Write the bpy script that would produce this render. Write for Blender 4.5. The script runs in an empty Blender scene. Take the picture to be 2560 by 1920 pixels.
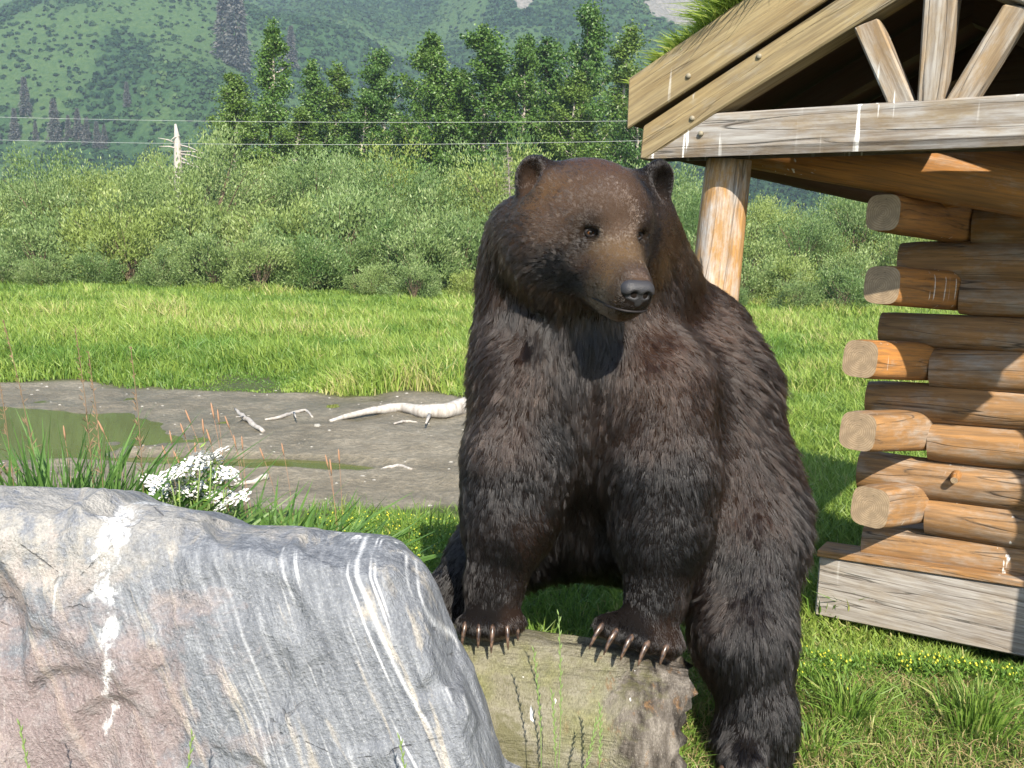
import bpy, math, random
import numpy as np
from mathutils import Vector, Matrix, kdtree

random.seed(7); rng = np.random.default_rng(7)
scene = bpy.context.scene
col = scene.collection
R = math.radians

# ------------------------------------------------------------------ camera
FPX, CX, CY = 2200.0, 1280.0, 960.0
CAM_H, PITCH, ROLL = 1.54, R(8.79), R(1.7)
_R0 = np.array([1.0, 0, 0]); _F = np.array([0, math.cos(PITCH), -math.sin(PITCH)])
_U0 = np.array([0, math.sin(PITCH), math.cos(PITCH)])
_RC = math.cos(ROLL)*_R0 + math.sin(ROLL)*_U0
_UC = -math.sin(ROLL)*_R0 + math.cos(ROLL)*_U0
CAM = np.array([0, 0, CAM_H])
cd = bpy.data.cameras.new('camera'); cam = bpy.data.objects.new('camera', cd); col.objects.link(cam)
cd.sensor_width = 36; cd.lens = 36*FPX/2560; cd.clip_start = 0.05; cd.clip_end = 6000
m = Matrix.Identity(4)
for i in range(3):
    m[i][0], m[i][1], m[i][2], m[i][3] = _RC[i], _UC[i], -_F[i], CAM[i]
cam.matrix_world = m; scene.camera = cam

# ------------------------------------------------------------------ light
SUN_AZ, SUN_EL = R(11), R(38)      # sun stands behind the camera, to the right
world = bpy.data.worlds.new('World'); scene.world = world; world.use_nodes = True
wn = world.node_tree.nodes; bg = wn['Background']
sky = wn.new('ShaderNodeTexSky'); sky.sky_type = 'NISHITA'; sky.sun_disc = False
sky.sun_elevation = SUN_EL; sky.sun_rotation = math.pi - SUN_AZ
sky.air_density = 1.0; sky.dust_density = 0.6
world.node_tree.links.new(sky.outputs[0], bg.inputs[0]); bg.inputs[1].default_value = 0.12
sd = bpy.data.lights.new('sun', 'SUN'); sun = bpy.data.objects.new('sun', sd); col.objects.link(sun)
sd.energy = 4.6; sd.angle = R(0.53); sd.color = (1.0, 0.92, 0.80)
sdir = Vector((-math.sin(SUN_AZ)*math.cos(SUN_EL), math.cos(SUN_AZ)*math.cos(SUN_EL), -math.sin(SUN_EL)))
sun.rotation_euler = sdir.to_track_quat('-Z', 'Y').to_euler(); sun.location = (4, -6, 12)
vs = scene.view_settings
vs.view_transform = 'Standard'; vs.look = 'None'; vs.gamma = 1.0; vs.use_curve_mapping = False
vs.exposure = 1.45
scene.cycles.use_denoising = True
scene.cycles.max_bounces = 8; scene.cycles.volume_bounces = 0
scene.cycles.sample_clamp_indirect = 4.0

# ------------------------------------------------------------------ helpers
def ray(u, v):
    return _F + (u-CX)/FPX*_RC - (v-CY)/FPX*_UC
def at(u, v, Y):                     # point in the direction of a pixel, Y metres ahead
    d = ray(u, v); return CAM + d*(Y/d[1])
def onz(u, v, z):                    # ... where it meets height z
    d = ray(u, v); return CAM + d*((z-CAM_H)/d[2])
def onplane(u, v, p, n):
    d = ray(u, v); return CAM + d*(np.dot(p-CAM, n)/np.dot(d, n))

def _hash(ix, iy, iz, s):
    h = (ix.astype(np.int64)*374761393 + iy.astype(np.int64)*668265263 + iz.astype(np.int64)*2147483647 + s*974711) & 0x7fffffff
    h = ((h ^ (h >> 13))*1274126177) & 0x7fffffff
    h = ((h ^ (h >> 16))*60493) & 0x7fffffff
    return (h & 0xffff)/32767.5 - 1.0
def noise(P, scale=1.0, s=0, octs=3, gain=0.5):
    P = np.asarray(P, float)*scale
    if P.shape[-1] == 2: P = np.concatenate([P, np.zeros(P.shape[:-1]+(1,))], -1)
    out = 0; amp = 1.0
    for o in range(octs):
        q = P + 17.3*o; f = np.floor(q); t = q-f; t = t*t*(3-2*t); f = f.astype(np.int64)
        x, y, z = f[..., 0], f[..., 1], f[..., 2]; a, b, c = t[..., 0], t[..., 1], t[..., 2]
        def L(p0, p1, w): return p0+(p1-p0)*w
        H = lambda i, j, k: _hash(x+i, y+j, z+k, s+o*31)
        out = out + amp*L(L(L(H(0,0,0), H(1,0,0), a), L(H(0,1,0), H(1,1,0), a), b),
                          L(L(H(0,0,1), H(1,0,1), a), L(H(0,1,1), H(1,1,1), a), b), c)
        amp *= gain; P = P*2.03
    return out
def sstep(a, b, x):
    t = np.clip((x-a)/(b-a), 0, 1); return t*t*(3-2*t)

def mesh_np(name, V, F, smooth=False, uv=None):
    """V (n,3), F a list of (k,3)/(k,4) integer arrays"""
    if not isinstance(F, (list, tuple)): F = [F]
    F = [np.asarray(f, np.int32) for f in F if len(f)]
    me = bpy.data.meshes.new(name); V = np.asarray(V, np.float32)
    me.vertices.add(len(V)); me.vertices.foreach_set('co', V.ravel())
    tot = np.concatenate([np.full(len(f), f.shape[1], np.int32) for f in F])
    idx = np.concatenate([f.ravel() for f in F])
    me.loops.add(len(idx)); me.loops.foreach_set('vertex_index', idx)
    me.polygons.add(len(tot))
    st = np.zeros(len(tot), np.int32); st[1:] = np.cumsum(tot)[:-1]
    me.polygons.foreach_set('loop_start', st)
    me.polygons.foreach_set('use_smooth', np.full(len(tot), smooth, bool))
    me.update(calc_edges=True); me.validate()
    return me
def vattr(me, name, arr):
    arr = np.asarray(arr, np.float32)
    if arr.ndim == 1:
        a = me.attributes.new(name, 'FLOAT', 'POINT'); a.data.foreach_set('value', arr)
    else:
        a = me.attributes.new(name, 'FLOAT_COLOR', 'POINT')
        if arr.shape[1] == 3: arr = np.concatenate([arr, np.ones((len(arr), 1), np.float32)], 1)
        a.data.foreach_set('color', arr.ravel())

def link(name, data, mat=None, parent=None, M=None):
    o = bpy.data.objects.new(name, data); col.objects.link(o)
    if mat is not None: data.materials.append(mat) if not len(data.materials) else None
    if M is not None: o.matrix_basis = M
    if parent is not None:
        o.parent = parent
        o.matrix_parent_inverse = world_of(parent).inverted()
    return o
def world_of(o):
    w = o.matrix_basis.copy()
    if o.parent: w = world_of(o.parent) @ o.matrix_parent_inverse @ w
    return w
def thing(name, label, cat, loc=(0, 0, 0), group=None):
    o = bpy.data.objects.new(name, None); col.objects.link(o); o.empty_display_size = 0.1
    o.location = loc; o.matrix_basis = Matrix.Translation(Vector(loc))
    return tag(o, label, cat, group)
def tag(o, label=None, cat=None, group=None, kind=None):
    if label: o['label'] = label
    if cat: o['category'] = cat
    if group: o['group'] = group
    if kind: o['kind'] = kind
    return o
def dup(o, loc, rz=0.0, sc=1.0, label=None):
    c = o.copy(); col.objects.link(c)
    c.matrix_basis = Matrix.Translation(Vector(loc)) @ Matrix.Rotation(rz, 4, 'Z') @ Matrix.Diagonal((sc if np.ndim(sc) else np.array([sc]*3)).tolist()+[1])
    if label: c['label'] = label
    for ch in [x for x in o.children]:
        d = ch.copy(); col.objects.link(d); d.parent = c; d.matrix_parent_inverse = ch.matrix_parent_inverse.copy()
        for g in ch.children:
            e = g.copy(); col.objects.link(e); e.parent = d; e.matrix_parent_inverse = g.matrix_parent_inverse.copy()
    return c

class MB:
    def __init__(s): s.V = []; s.F3 = []; s.F4 = []; s.n = 0
    def add(s, V, F):
        V = np.asarray(V, float); F = np.asarray(F, int)
        if len(F):
            (s.F3 if F.shape[1] == 3 else s.F4).append(F+s.n)
        s.V.append(V); s.n += len(V); return s
    def tube(s, P, rad, n=8, cap=True, flat=1.0):
        P = np.asarray(P, float); k = len(P); rad = np.broadcast_to(np.asarray(rad, float), (k,))
        T = np.gradient(P, axis=0); T /= np.linalg.norm(T, axis=1)[:, None]+1e-12
        up = np.array([0, 0, 1.0]) if abs(T[0][2]) < 0.9 else np.array([1.0, 0, 0])
        A = np.cross(T, up); A /= np.linalg.norm(A, axis=1)[:, None]+1e-12; B = np.cross(T, A)
        an = np.linspace(0, 2*np.pi, n, endpoint=False)
        V = P[:, None] + rad[:, None, None]*(np.cos(an)[None, :, None]*A[:, None] + flat*np.sin(an)[None, :, None]*B[:, None])
        V = V.reshape(-1, 3); i = np.arange(k-1)[:, None]*n; j = np.arange(n)[None]; j2 = (j+1) % n
        F = np.stack([i+j, i+j2, i+n+j2, i+n+j], -1).reshape(-1, 4)
        base = s.n; s.add(V, F)
        if cap:
            c = np.array([P[0], P[-1]]); b2 = s.n; s.V.append(c); s.n += 2
            jj = np.arange(n); s.F3.append(np.stack([np.full(n, b2), base+(jj+1) % n, base+jj], 1))
            e = base+(k-1)*n; s.F3.append(np.stack([np.full(n, b2+1), e+jj, e+(jj+1) % n], 1))
        return s
    def mesh(s, name, smooth=False):
        F = [np.concatenate(x) for x in (s.F3, s.F4) if x]
        return mesh_np(name, np.concatenate(s.V), F, smooth)

def prism(name, poly, t0, t1, frame, mat, parent, bevel=0.006):
    """polygon (a,b) in a frame (origin, axis_a, axis_b, normal), extruded from t0 to t1 along the normal; bevelled box-like timber"""
    o, ea, eb, en = frame
    poly = np.asarray(poly, float); k = len(poly)
    ar = 0.5*np.sum(poly[:, 0]*np.roll(poly[:, 1], -1)-np.roll(poly[:, 0], -1)*poly[:, 1])
    if ar < 0: poly = poly[::-1]
    V = np.concatenate([np.c_[poly, np.full(k, t0)], np.c_[poly, np.full(k, t1)]])
    j = np.arange(k); j2 = (j+1) % k
    me = bpy.data.meshes.new(name)
    lo, hi = (list(range(k)), list(range(k, 2*k))) if t1 > t0 else (list(range(k, 2*k)), list(range(k)))
    F = [lo[::-1], hi]+[[lo[a], lo[b], hi[b], hi[a]] for a, b in zip(j, j2)]
    me.from_pydata(V.tolist(), [], F); me.update()
    M = Matrix(((ea[0], eb[0], en[0], o[0]), (ea[1], eb[1], en[1], o[1]), (ea[2], eb[2], en[2], o[2]), (0, 0, 0, 1)))
    ob = link(name, me, mat, parent, M)
    if bevel:
        import bmesh
        bm = bmesh.new(); bm.from_mesh(me)
        bmesh.ops.bevel(bm, geom=list(bm.edges), offset=bevel, segments=1, affect='EDGES', profile=0.6)
        bm.to_mesh(me); bm.free()
    return ob

# ---- implicit surfaces
def surface_nets(F, origin, h):
    s = F < 0; n = np.array(F.shape); c = n-1
    acc = np.zeros(tuple(c)+(3,)); cnt = np.zeros(tuple(c))
    offs = [(0,0),(0,1),(1,0),(1,1)]
    for ax in range(3):
        o1, o2 = [a for a in range(3) if a != ax]
        for p, q in offs:
            a0 = [0, 0, 0]; a0[o1] = p; a0[o2] = q; a1 = list(a0); a1[ax] = 1
            S0 = tuple(slice(a0[i], a0[i]+c[i]) for i in range(3)); S1 = tuple(slice(a1[i], a1[i]+c[i]) for i in range(3))
            mk = s[S0] != s[S1]
            f0, f1 = F[S0][mk], F[S1][mk]
            pos = np.zeros((len(f0), 3)); pos[:] = a0; pos[:, ax] = f0/(f0-f1)
            acc[mk] += pos; cnt[mk] += 1
    act = cnt > 0; idx = np.full(tuple(c), -1); idx[act] = np.arange(act.sum())
    g = np.argwhere(act); V = origin + h*(g + acc[act]/cnt[act][:, None])
    Q = []
    for ax in range(3):
        o1, o2 = [a for a in range(3) if a != ax]
        sl = [slice(1, c[i]) for i in range(3)]; sl[ax] = slice(0, c[ax]); sh = list(sl); sh[ax] = slice(1, c[ax]+1)
        A, B = s[tuple(sl)], s[tuple(sh)]; e = np.argwhere(A != B)
        flip = A[A != B]
        e = e+np.array([0 if i == ax else 1 for i in range(3)])
        d1 = np.zeros(3, int); d1[o1] = 1; d2 = np.zeros(3, int); d2[o2] = 1
        I = lambda x: idx[x[:, 0], x[:, 1], x[:, 2]]
        q = np.stack([I(e-d1-d2), I(e-d2), I(e), I(e-d1)], 1)
        if ax == 1: flip = ~flip
        q[~flip] = q[~flip][:, ::-1]; Q.append(q)
    return V, np.concatenate(Q)

class SDF:
    def __init__(s, lo, hi, h):
        s.lo = np.array(lo, float); s.h = h; s.n = np.ceil((np.array(hi)-s.lo)/h).astype(int)+1
        s.F = np.full(tuple(s.n), 0.5)
    def region(s, lo, hi):
        a = np.clip(np.floor((lo-s.lo)/s.h).astype(int), 0, s.n); b = np.clip(np.ceil((hi-s.lo)/s.h).astype(int)+1, 0, s.n)
        sl = tuple(slice(a[i], b[i]) for i in range(3))
        G = np.stack(np.meshgrid(*[s.lo[i]+s.h*np.arange(a[i], b[i]) for i in range(3)], indexing='ij'), -1)
        return sl, G
    def blend(s, sl, d, k, sub=False):
        f = s.F[sl]
        if sub:
            d = -d; hh = np.maximum(k-np.abs(f-d), 0)/k; s.F[sl] = np.maximum(f, d)+hh*hh*k/4
        else:
            hh = np.maximum(k-np.abs(f-d), 0)/k; s.F[sl] = np.minimum(f, d)-hh*hh*k/4
    def cone(s, a, ra, b, rb, k=0.06, sub=False):
        a, b = np.asarray(a, float), np.asarray(b, float); mg = max(ra, rb)+k+0.03
        sl, G = s.region(np.minimum(a, b)-mg, np.maximum(a, b)+mg)
        ab = b-a; L = ab.dot(ab)+1e-12; t = np.clip(((G-a)@ab)/L, 0, 1)
        d = np.linalg.norm(G-(a+t[..., None]*ab), axis=-1)-(ra+(rb-ra)*t)
        s.blend(sl, d, k, sub)
    def ell(s, c, r, k=0.06, rot=None, sub=False):
        c = np.asarray(c, float); r = np.asarray(r, float); mg = r.max()+k+0.03
        sl, G = s.region(c-mg, c+mg); q = G-c
        if rot is not None: q = q@np.asarray(rot).T      # rows of rot = local axes
        k0 = np.linalg.norm(q/r, axis=-1); k1 = np.linalg.norm(q/(r*r), axis=-1)+1e-9
        s.blend(sl, k0*(k0-1)/k1, k, sub)
    def mesh(s): return surface_nets(s.F, s.lo, s.h)
def smooth_mesh(V, Q, it=2, lam=0.5):
    e = np.concatenate([Q[:, [0, 1]], Q[:, [1, 2]], Q[:, [2, 3]], Q[:, [3, 0]]])
    for _ in range(it):
        S = np.zeros_like(V); c = np.zeros(len(V))
        np.add.at(S, e[:, 0], V[e[:, 1]]); np.add.at(c, e[:, 0], 1)
        np.add.at(S, e[:, 1], V[e[:, 0]]); np.add.at(c, e[:, 1], 1)
        V = V+lam*(S/c[:, None]-V)
    return V

# ---- materials
class Mat:
    def __init__(s, name):
        s.m = bpy.data.materials.new(name); s.m.use_nodes = True; s.t = s.m.node_tree; s.t.nodes.clear()
        s.out = s.n('ShaderNodeOutputMaterial')
    def n(s, typ, **kw):
        nd = s.t.nodes.new(typ)
        for k, v in kw.items():
            if k.startswith('_'): setattr(nd, k[1:], v)
            else:
                key = int(k[1:]) if k[0] == 'i' and k[1:].isdigit() else k.replace('_', ' ')
                s.set(nd.inputs[key], v)
        return nd
    def set(s, inp, v):
        if hasattr(v, 'is_output') or isinstance(v, bpy.types.NodeSocket): s.t.links.new(v, inp)
        elif isinstance(v, (tuple, list)) and len(v) == 3 and inp.type == 'RGBA': inp.default_value = (*v, 1)
        else: inp.default_value = v
    def pos(s): return s.n('ShaderNodeNewGeometry').outputs['Position']
    def obj(s): return s.n('ShaderNodeTexCoord').outputs['Object']
    def mapv(s, vec, scale=(1, 1, 1), rot=(0, 0, 0), loc=(0, 0, 0)):
        return s.n('ShaderNodeMapping', Vector=vec, Scale=scale, Rotation=rot, Location=loc).outputs[0]
    def noise(s, vec, scale, detail=4, rough=0.55, dist=0.0):
        return s.n('ShaderNodeTexNoise', Vector=vec, Scale=scale, Detail=detail, Roughness=rough, Distortion=dist).outputs[0]
    def ramp(s, fac, stops, interp='LINEAR'):
        nd = s.n('ShaderNodeValToRGB', i0=fac); cr = nd.color_ramp; cr.interpolation = interp
        while len(cr.elements) < len(stops): cr.elements.new(0.5)
        for e, (p, c) in zip(cr.elements, stops):
            e.position = p; e.color = (*c, 1) if np.ndim(c) else (c, c, c, 1)
        return nd.outputs[0]
    def mix(s, fac, a, b, mode='MIX'):
        nd = s.n('ShaderNodeMix', _data_type='RGBA', _blend_type=mode)
        s.set(nd.inputs[0], fac); s.set(nd.inputs[6], a); s.set(nd.inputs[7], b); return nd.outputs[2]
    def math(s, op, a, b=0.0, c=None, clamp=False):
        nd = s.n('ShaderNodeMath', _operation=op, _use_clamp=clamp); s.set(nd.inputs[0], a); s.set(nd.inputs[1], b)
        if c is not None: s.set(nd.inputs[2], c)
        return nd.outputs[0]
    def attr(s, name): return s.n('ShaderNodeAttribute', _attribute_name=name)
    def bump(s, h, strength=0.3, dist=0.01, normal=None):
        nd = s.n('ShaderNodeBump', Height=h, Strength=strength, Distance=dist)
        if normal is not None: s.set(nd.inputs['Normal'], normal)
        return nd.outputs[0]
    def bsdf(s, colr, rough=0.8, normal=None, spec=0.3, **kw):
        b = s.n('ShaderNodeBsdfPrincipled', Base_Color=colr, Roughness=rough)
        s.set(b.inputs['Specular IOR Level'], spec)
        if normal is not None: s.set(b.inputs['Normal'], normal)
        for k, v in kw.items(): s.set(b.inputs[k.replace('_', ' ')], v)
        return b.outputs[0]
    def end(s, sh, vol=None):
        if sh is not None: s.t.links.new(sh, s.out.inputs[0])
        if vol is not None: s.t.links.new(vol, s.out.inputs[1])
        return s.m

def leaf_mat(name, c1, c2, trans=0.35, rough=0.45, c3=None, spec=0.4, tint=None):
    """foliage: pigment varies per leaf ('var' 0..1 on the mesh) and per plant; light shines through"""
    M = Mat(name); v = M.attr('var').outputs['Fac']
    stops = [(0.0, c1), (1.0, c2)] if c3 is None else [(0.0, c1), (0.75, c2), (1.0, c3)]
    c = M.ramp(v, stops)
    if tint is not None:
        r = M.n('ShaderNodeObjectInfo').outputs['Random']; c = M.mix(M.ramp(r, [(0.0, .55), (.45, .15), (1.0, .6)]), c, M.ramp(r, [(0.0, tint[0]), (.5, tint[1]), (1.0, tint[2])]))
    b = M.bsdf(c, rough, spec=spec)
    tr = M.n('ShaderNodeBsdfTranslucent', Color=M.mix(0.5, c, (0.35, 0.5, 0.05), 'MULTIPLY') if False else c).outputs[0]
    mx = M.n('ShaderNodeMixShader', i0=trans, i1=b, i2=tr)
    return M.end(mx.outputs[0])

def wood_mat(name, base, warm, grey, greyness=0.5, crack=0.5, streaks=0.0, rough=0.75, fine=1.0):
    """timber along the object's local X"""
    M = Mat(name); o = M.obj(); rnd = M.n('ShaderNodeObjectInfo').outputs['Random']
    off = M.n('ShaderNodeCombineXYZ', X=M.math('MULTIPLY', rnd, 37.0), Y=M.math('MULTIPLY', rnd, 11.0), Z=0.0).outputs[0]
    v = M.n('ShaderNodeVectorMath', _operation='ADD', i0=o, i1=off).outputs[0]
    g = M.noise(M.mapv(v, (2.2*fine, 45*fine, 45*fine)), 1.0, 5, 0.6, 0.3)
    g2 = M.noise(M.mapv(v, (1.3, 8, 8)), 1.0, 5, 0.65, 0.2)
    w = M.noise(M.mapv(v, (4.5, 11, 11)), 1.0, 6, 0.7)
    c = M.mix(M.ramp(g2, [(0.3, 0.0), (0.7, 1.0)]), base, warm)
    lo = 0.72-greyness*0.5
    c = M.mix(M.ramp(w, [(lo, 0.0), (lo+0.22, 1.0)]), c, grey)
    c = M.mix(M.ramp(g, [(0.3, 0.55), (0.62, 0.0)]), c, (0.06, 0.035, 0.018), 'MIX')
    cr = M.noise(M.mapv(v, (0.8, 14, 14)), 1.0, 2, 0.4, 0.1)
    ck = M.ramp(M.math('ABSOLUTE', M.math('SUBTRACT', cr, 0.5)), [(0.0, 1.0), (0.006+0.008*crack, 0.0)])
    ck = M.math('MULTIPLY', ck, M.ramp(w, [(0.4, 0.0), (0.55, 1.0)]))
    c = M.mix(M.math('MULTIPLY', ck, crack), c, (0.018, 0.012, 0.008))
    if streaks:
        p = M.pos()
        st = M.noise(M.mapv(p, (34, 34, 2.6)), 1.0, 2, 0.5)
        mk = M.noise(M.mapv(p, (3.2, 3.2, 1.2), loc=(3, 1, 0)), 1.0, 2)
        sm = M.math('MULTIPLY', M.ramp(st, [(0.70-.075*streaks, 0.0), (0.74-.075*streaks, 1.0)]), M.ramp(mk, [(0.62-streaks*0.2, 0.0), (0.72-streaks*0.2, 1.0)]))
        c = M.mix(sm, c, (0.75, 0.74, 0.70))
    gf = M.noise(M.mapv(v, (7*fine, 130*fine, 130*fine)), 1.0, 3, 0.6)
    c = M.mix(M.ramp(gf, [(.36, .42), (.54, 0.0)]), c, (0.10, 0.07, 0.045))
    h = M.math('SUBTRACT', M.math('MULTIPLY', g, 0.6), M.math('MULTIPLY', ck, 1.5))
    h = M.math('ADD', h, M.math('MULTIPLY', w, 0.7))
    return M.end(M.bsdf(c, rough, M.bump(h, 0.45, 0.006), 0.25))
# ------------------------------------------------------------------ terrain, pond, mountain
WATER_Z = -0.56
def height(x, y):
    x = np.asarray(x, float); y = np.asarray(y, float); P = np.stack([x, y], -1)
    far = -0.50*sstep(3.4, 7.2, y) - 0.03*sstep(7, 12, y)
    rise = 1.6*sstep(30, 62, y)
    right = 0.10*sstep(0.2, 2.2, x)*sstep(3.2, 6, y)*(1-sstep(9, 14, y))
    z = far+rise+right + 0.02*noise(P, 0.9, 3, 3)*sstep(2.5, 6, y) + 0.10*noise(P, 0.13, 8, 2)*sstep(14, 24, y)
    z += 0.06*noise(P, 0.35, 12, 2)*sstep(12.6, 17, y) - 0.20*sstep(2.9, 3.7, y)*sstep(.7, 1.4, x)*(1-sstep(4.5, 6, y))
    mud_ = sstep(6.0, 6.8, y)*(1-sstep(11.8, 12.6, y))*(1-sstep(.2, 1.4, x)); z += mud_*(.020*noise(P, 2.2, 41, 3)+.012*noise(P, 6.0, 42, 2))
    # pools in the mud
    def pool(cx, cy, rx, ry, d):
        q = np.sqrt(((x-cx)/rx)**2+((y-cy)/ry)**2) + 0.22*noise(P, 1.1, 5, 3); return d*(1-sstep(0.55, 1.15, q))
    z = z - pool(-6.3, 9.1, 3.0, 1.35, 0.16) - pool(-2.6, 8.1, 2.1, 0.26, 0.085) - pool(-7.8, 7.8, 3.3, 1.5, .12)
    return z
def mudmask(x, y):
    P = np.stack([x, y], -1); n = 0.55*noise(P, 0.8, 2, 3)
    mk = sstep(6.3, 7.0, y+n*0.7-0.25*x.clip(-3, 1)*0.0)*(1-sstep(11.6, 12.5, y+n*0.7))
    return mk*(1-sstep(0.0, 0.9, x-0.1*(y-8)+n*.6))
xs = np.concatenate([-np.geomspace(1600, 6.2, 60), np.linspace(-6, 6, 170), np.geomspace(6.2, 1600, 60)])
ys = np.concatenate([np.array([-1600, -600, -200, -60, -20, -8, -3]), np.linspace(-1, 16, 240), np.geomspace(16.2, 1700, 110)])
X, Y = np.meshgrid(xs, ys); Z = height(X, Y)
nx, ny = len(xs), len(ys)
I = (np.arange(ny-1)[:, None]*nx+np.arange(nx-1)[None]).ravel()
gme = mesh_np('ground', np.stack([X.ravel(), Y.ravel(), Z.ravel()], 1), np.stack([I, I+1, I+nx+1, I+nx], 1), True)
vattr(gme, 'mud', mudmask(X, Y).ravel())
M = Mat('ground'); p = M.pos(); mud = M.attr('mud').outputs['Fac']
n1 = M.noise(p, 1.3, 5, .6); n2 = M.noise(p, 14.0, 5, .65); n3 = M.noise(p, 90.0, 3, .6)
soil = M.ramp(n2, [(.3, (.035, .040, .012)), (.6, (.075, .090, .022)), (.8, (.12, .115, .045))])
nb_ = M.noise(p, 4.5, 6, .7)
mc = M.ramp(M.math('ADD', M.math('MULTIPLY', n1, .5), M.math('MULTIPLY', nb_, .5)), [(.36, (.150, .126, .088)), (.5, (.245, .210, .152)), (.62, (.315, .275, .205))])
mc = M.mix(M.ramp(n2, [(.42, .6), (.62, 0.0)]), mc, (.13, .115, .082))
mc = M.mix(M.ramp(n3, [(.72, 0.0), (.80, .3)]), mc, (.34, .32, .27))
sepz = M.n('ShaderNodeSeparateXYZ', Vector=p).outputs[2]
wet = M.ramp(M.math('ADD', M.math('SUBTRACT', sepz, WATER_Z-.0), 0.0), [(0.0, 1.0), (.06, 0.0)])
mc = M.mix(M.math('MULTIPLY', wet, .55), mc, (.060, .055, .030))
c = M.mix(M.ramp(mud, [(.35, 0.0), (.65, 1.0)]), soil, mc)
hh = M.math('ADD', M.math('MULTIPLY', n2, 1.0), M.math('MULTIPLY', n3, .35))
rg = M.math('SUBTRACT', .9, M.math('MULTIPLY', wet, .5))
ground = link('ground', gme, M.end(M.bsdf(c, rg, M.bump(hh, 1.0, .05), .3))); tag(ground, kind='structure')
W = Mat('pond_water'); wp = W.pos()
wb = W.bump(W.noise(W.mapv(wp, (3, 9, 1)), 2.0, 2), .015, .02)
wm = W.end(W.bsdf((.082, .092, .022), .015, wb, .5, IOR=1.33))  # murky base, its yellow-green also paints in the reflected meadow grass
wx, wy = np.meshgrid(np.linspace(-14, 1.6, 24), np.linspace(6.4, 11.6, 12)); k = 24
I = (np.arange(11)[:, None]*k+np.arange(k-1)[None]).ravel()
pond = link('pond_water', mesh_np('pond_water', np.stack([wx.ravel(), wy.ravel(), np.full(wx.size, WATER_Z)], 1), np.stack([I, I+1, I+k+1, I+k], 1), True), wm)
tag(pond, kind='structure')

# mountain side
def mheight(x, y):
    P = np.stack([x, y], -1)
    ridge = 40*noise(P, 1/260., 31, 3) + 9*noise(P, 1/60., 33, 3)
    gull = 34*np.exp(-((x-(-62)+0.10*(y-560))/46.)**2)
    s = np.maximum(y-330-30*noise(P, 1/300., 37, 2), 0)
    return 0.50*s*sstep(0, 160, s)**0.4 + (ridge-gull)*sstep(20, 160, s) - 2*(1-sstep(0, 60, s))
mx = np.linspace(-620, 720, 230); my = np.linspace(290, 890, 180)
X, Y = np.meshgrid(mx, my); Z = mheight(X, Y)
nx = len(mx); I = (np.arange(len(my)-1)[:, None]*nx+np.arange(nx-1)[None]).ravel()
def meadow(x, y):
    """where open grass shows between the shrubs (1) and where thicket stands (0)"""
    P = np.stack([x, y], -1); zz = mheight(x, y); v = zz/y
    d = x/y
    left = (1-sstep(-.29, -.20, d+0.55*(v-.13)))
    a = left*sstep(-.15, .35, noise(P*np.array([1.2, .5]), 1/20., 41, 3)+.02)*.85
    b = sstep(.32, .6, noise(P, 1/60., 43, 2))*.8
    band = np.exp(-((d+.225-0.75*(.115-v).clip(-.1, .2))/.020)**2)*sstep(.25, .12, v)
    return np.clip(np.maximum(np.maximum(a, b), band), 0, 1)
def rockmask(x, y):
    d = x/y; v = mheight(x, y)/y; P = np.stack([x, y], -1); n = noise(P, 1/14., 51, 3)
    def sp(cd, cv, rd, rv): return 1-sstep(.5, 1.1, np.sqrt(((d-cd)/rd)**2+((v-cv)/rv)**2)+.35*n)
    rk = np.maximum.reduce([sp(-.205, .268, .022, .007), sp(.0, .262, .012, .008), sp(.165, .262, .045, .016), sp(.02, .275, .03, .006)])
    return rk
hme = mesh_np('mountain', np.stack([X.ravel(), Y.ravel(), Z.ravel()], 1), np.stack([I, I+1, I+nx+1, I+nx], 1), True)
vattr(hme, 'meadow', meadow(X, Y).ravel()); vattr(hme, 'rock', rockmask(X, Y).ravel())
M = Mat('mountain_slope'); p = M.pos()
n1 = M.noise(p, .05, 5, .6); n2 = M.noise(p, .4, 5, .65)
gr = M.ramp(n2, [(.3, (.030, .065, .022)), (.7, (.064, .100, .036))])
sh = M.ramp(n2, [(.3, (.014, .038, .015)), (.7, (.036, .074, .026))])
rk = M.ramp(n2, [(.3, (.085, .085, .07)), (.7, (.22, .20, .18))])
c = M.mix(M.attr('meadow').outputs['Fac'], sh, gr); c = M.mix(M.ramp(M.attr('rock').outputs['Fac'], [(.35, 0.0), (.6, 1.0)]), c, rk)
mountain = link('mountain', hme, M.end(M.bsdf(c, .95, M.bump(n2, 1.0, 1.5), .1))); tag(mountain, kind='structure')
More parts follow.
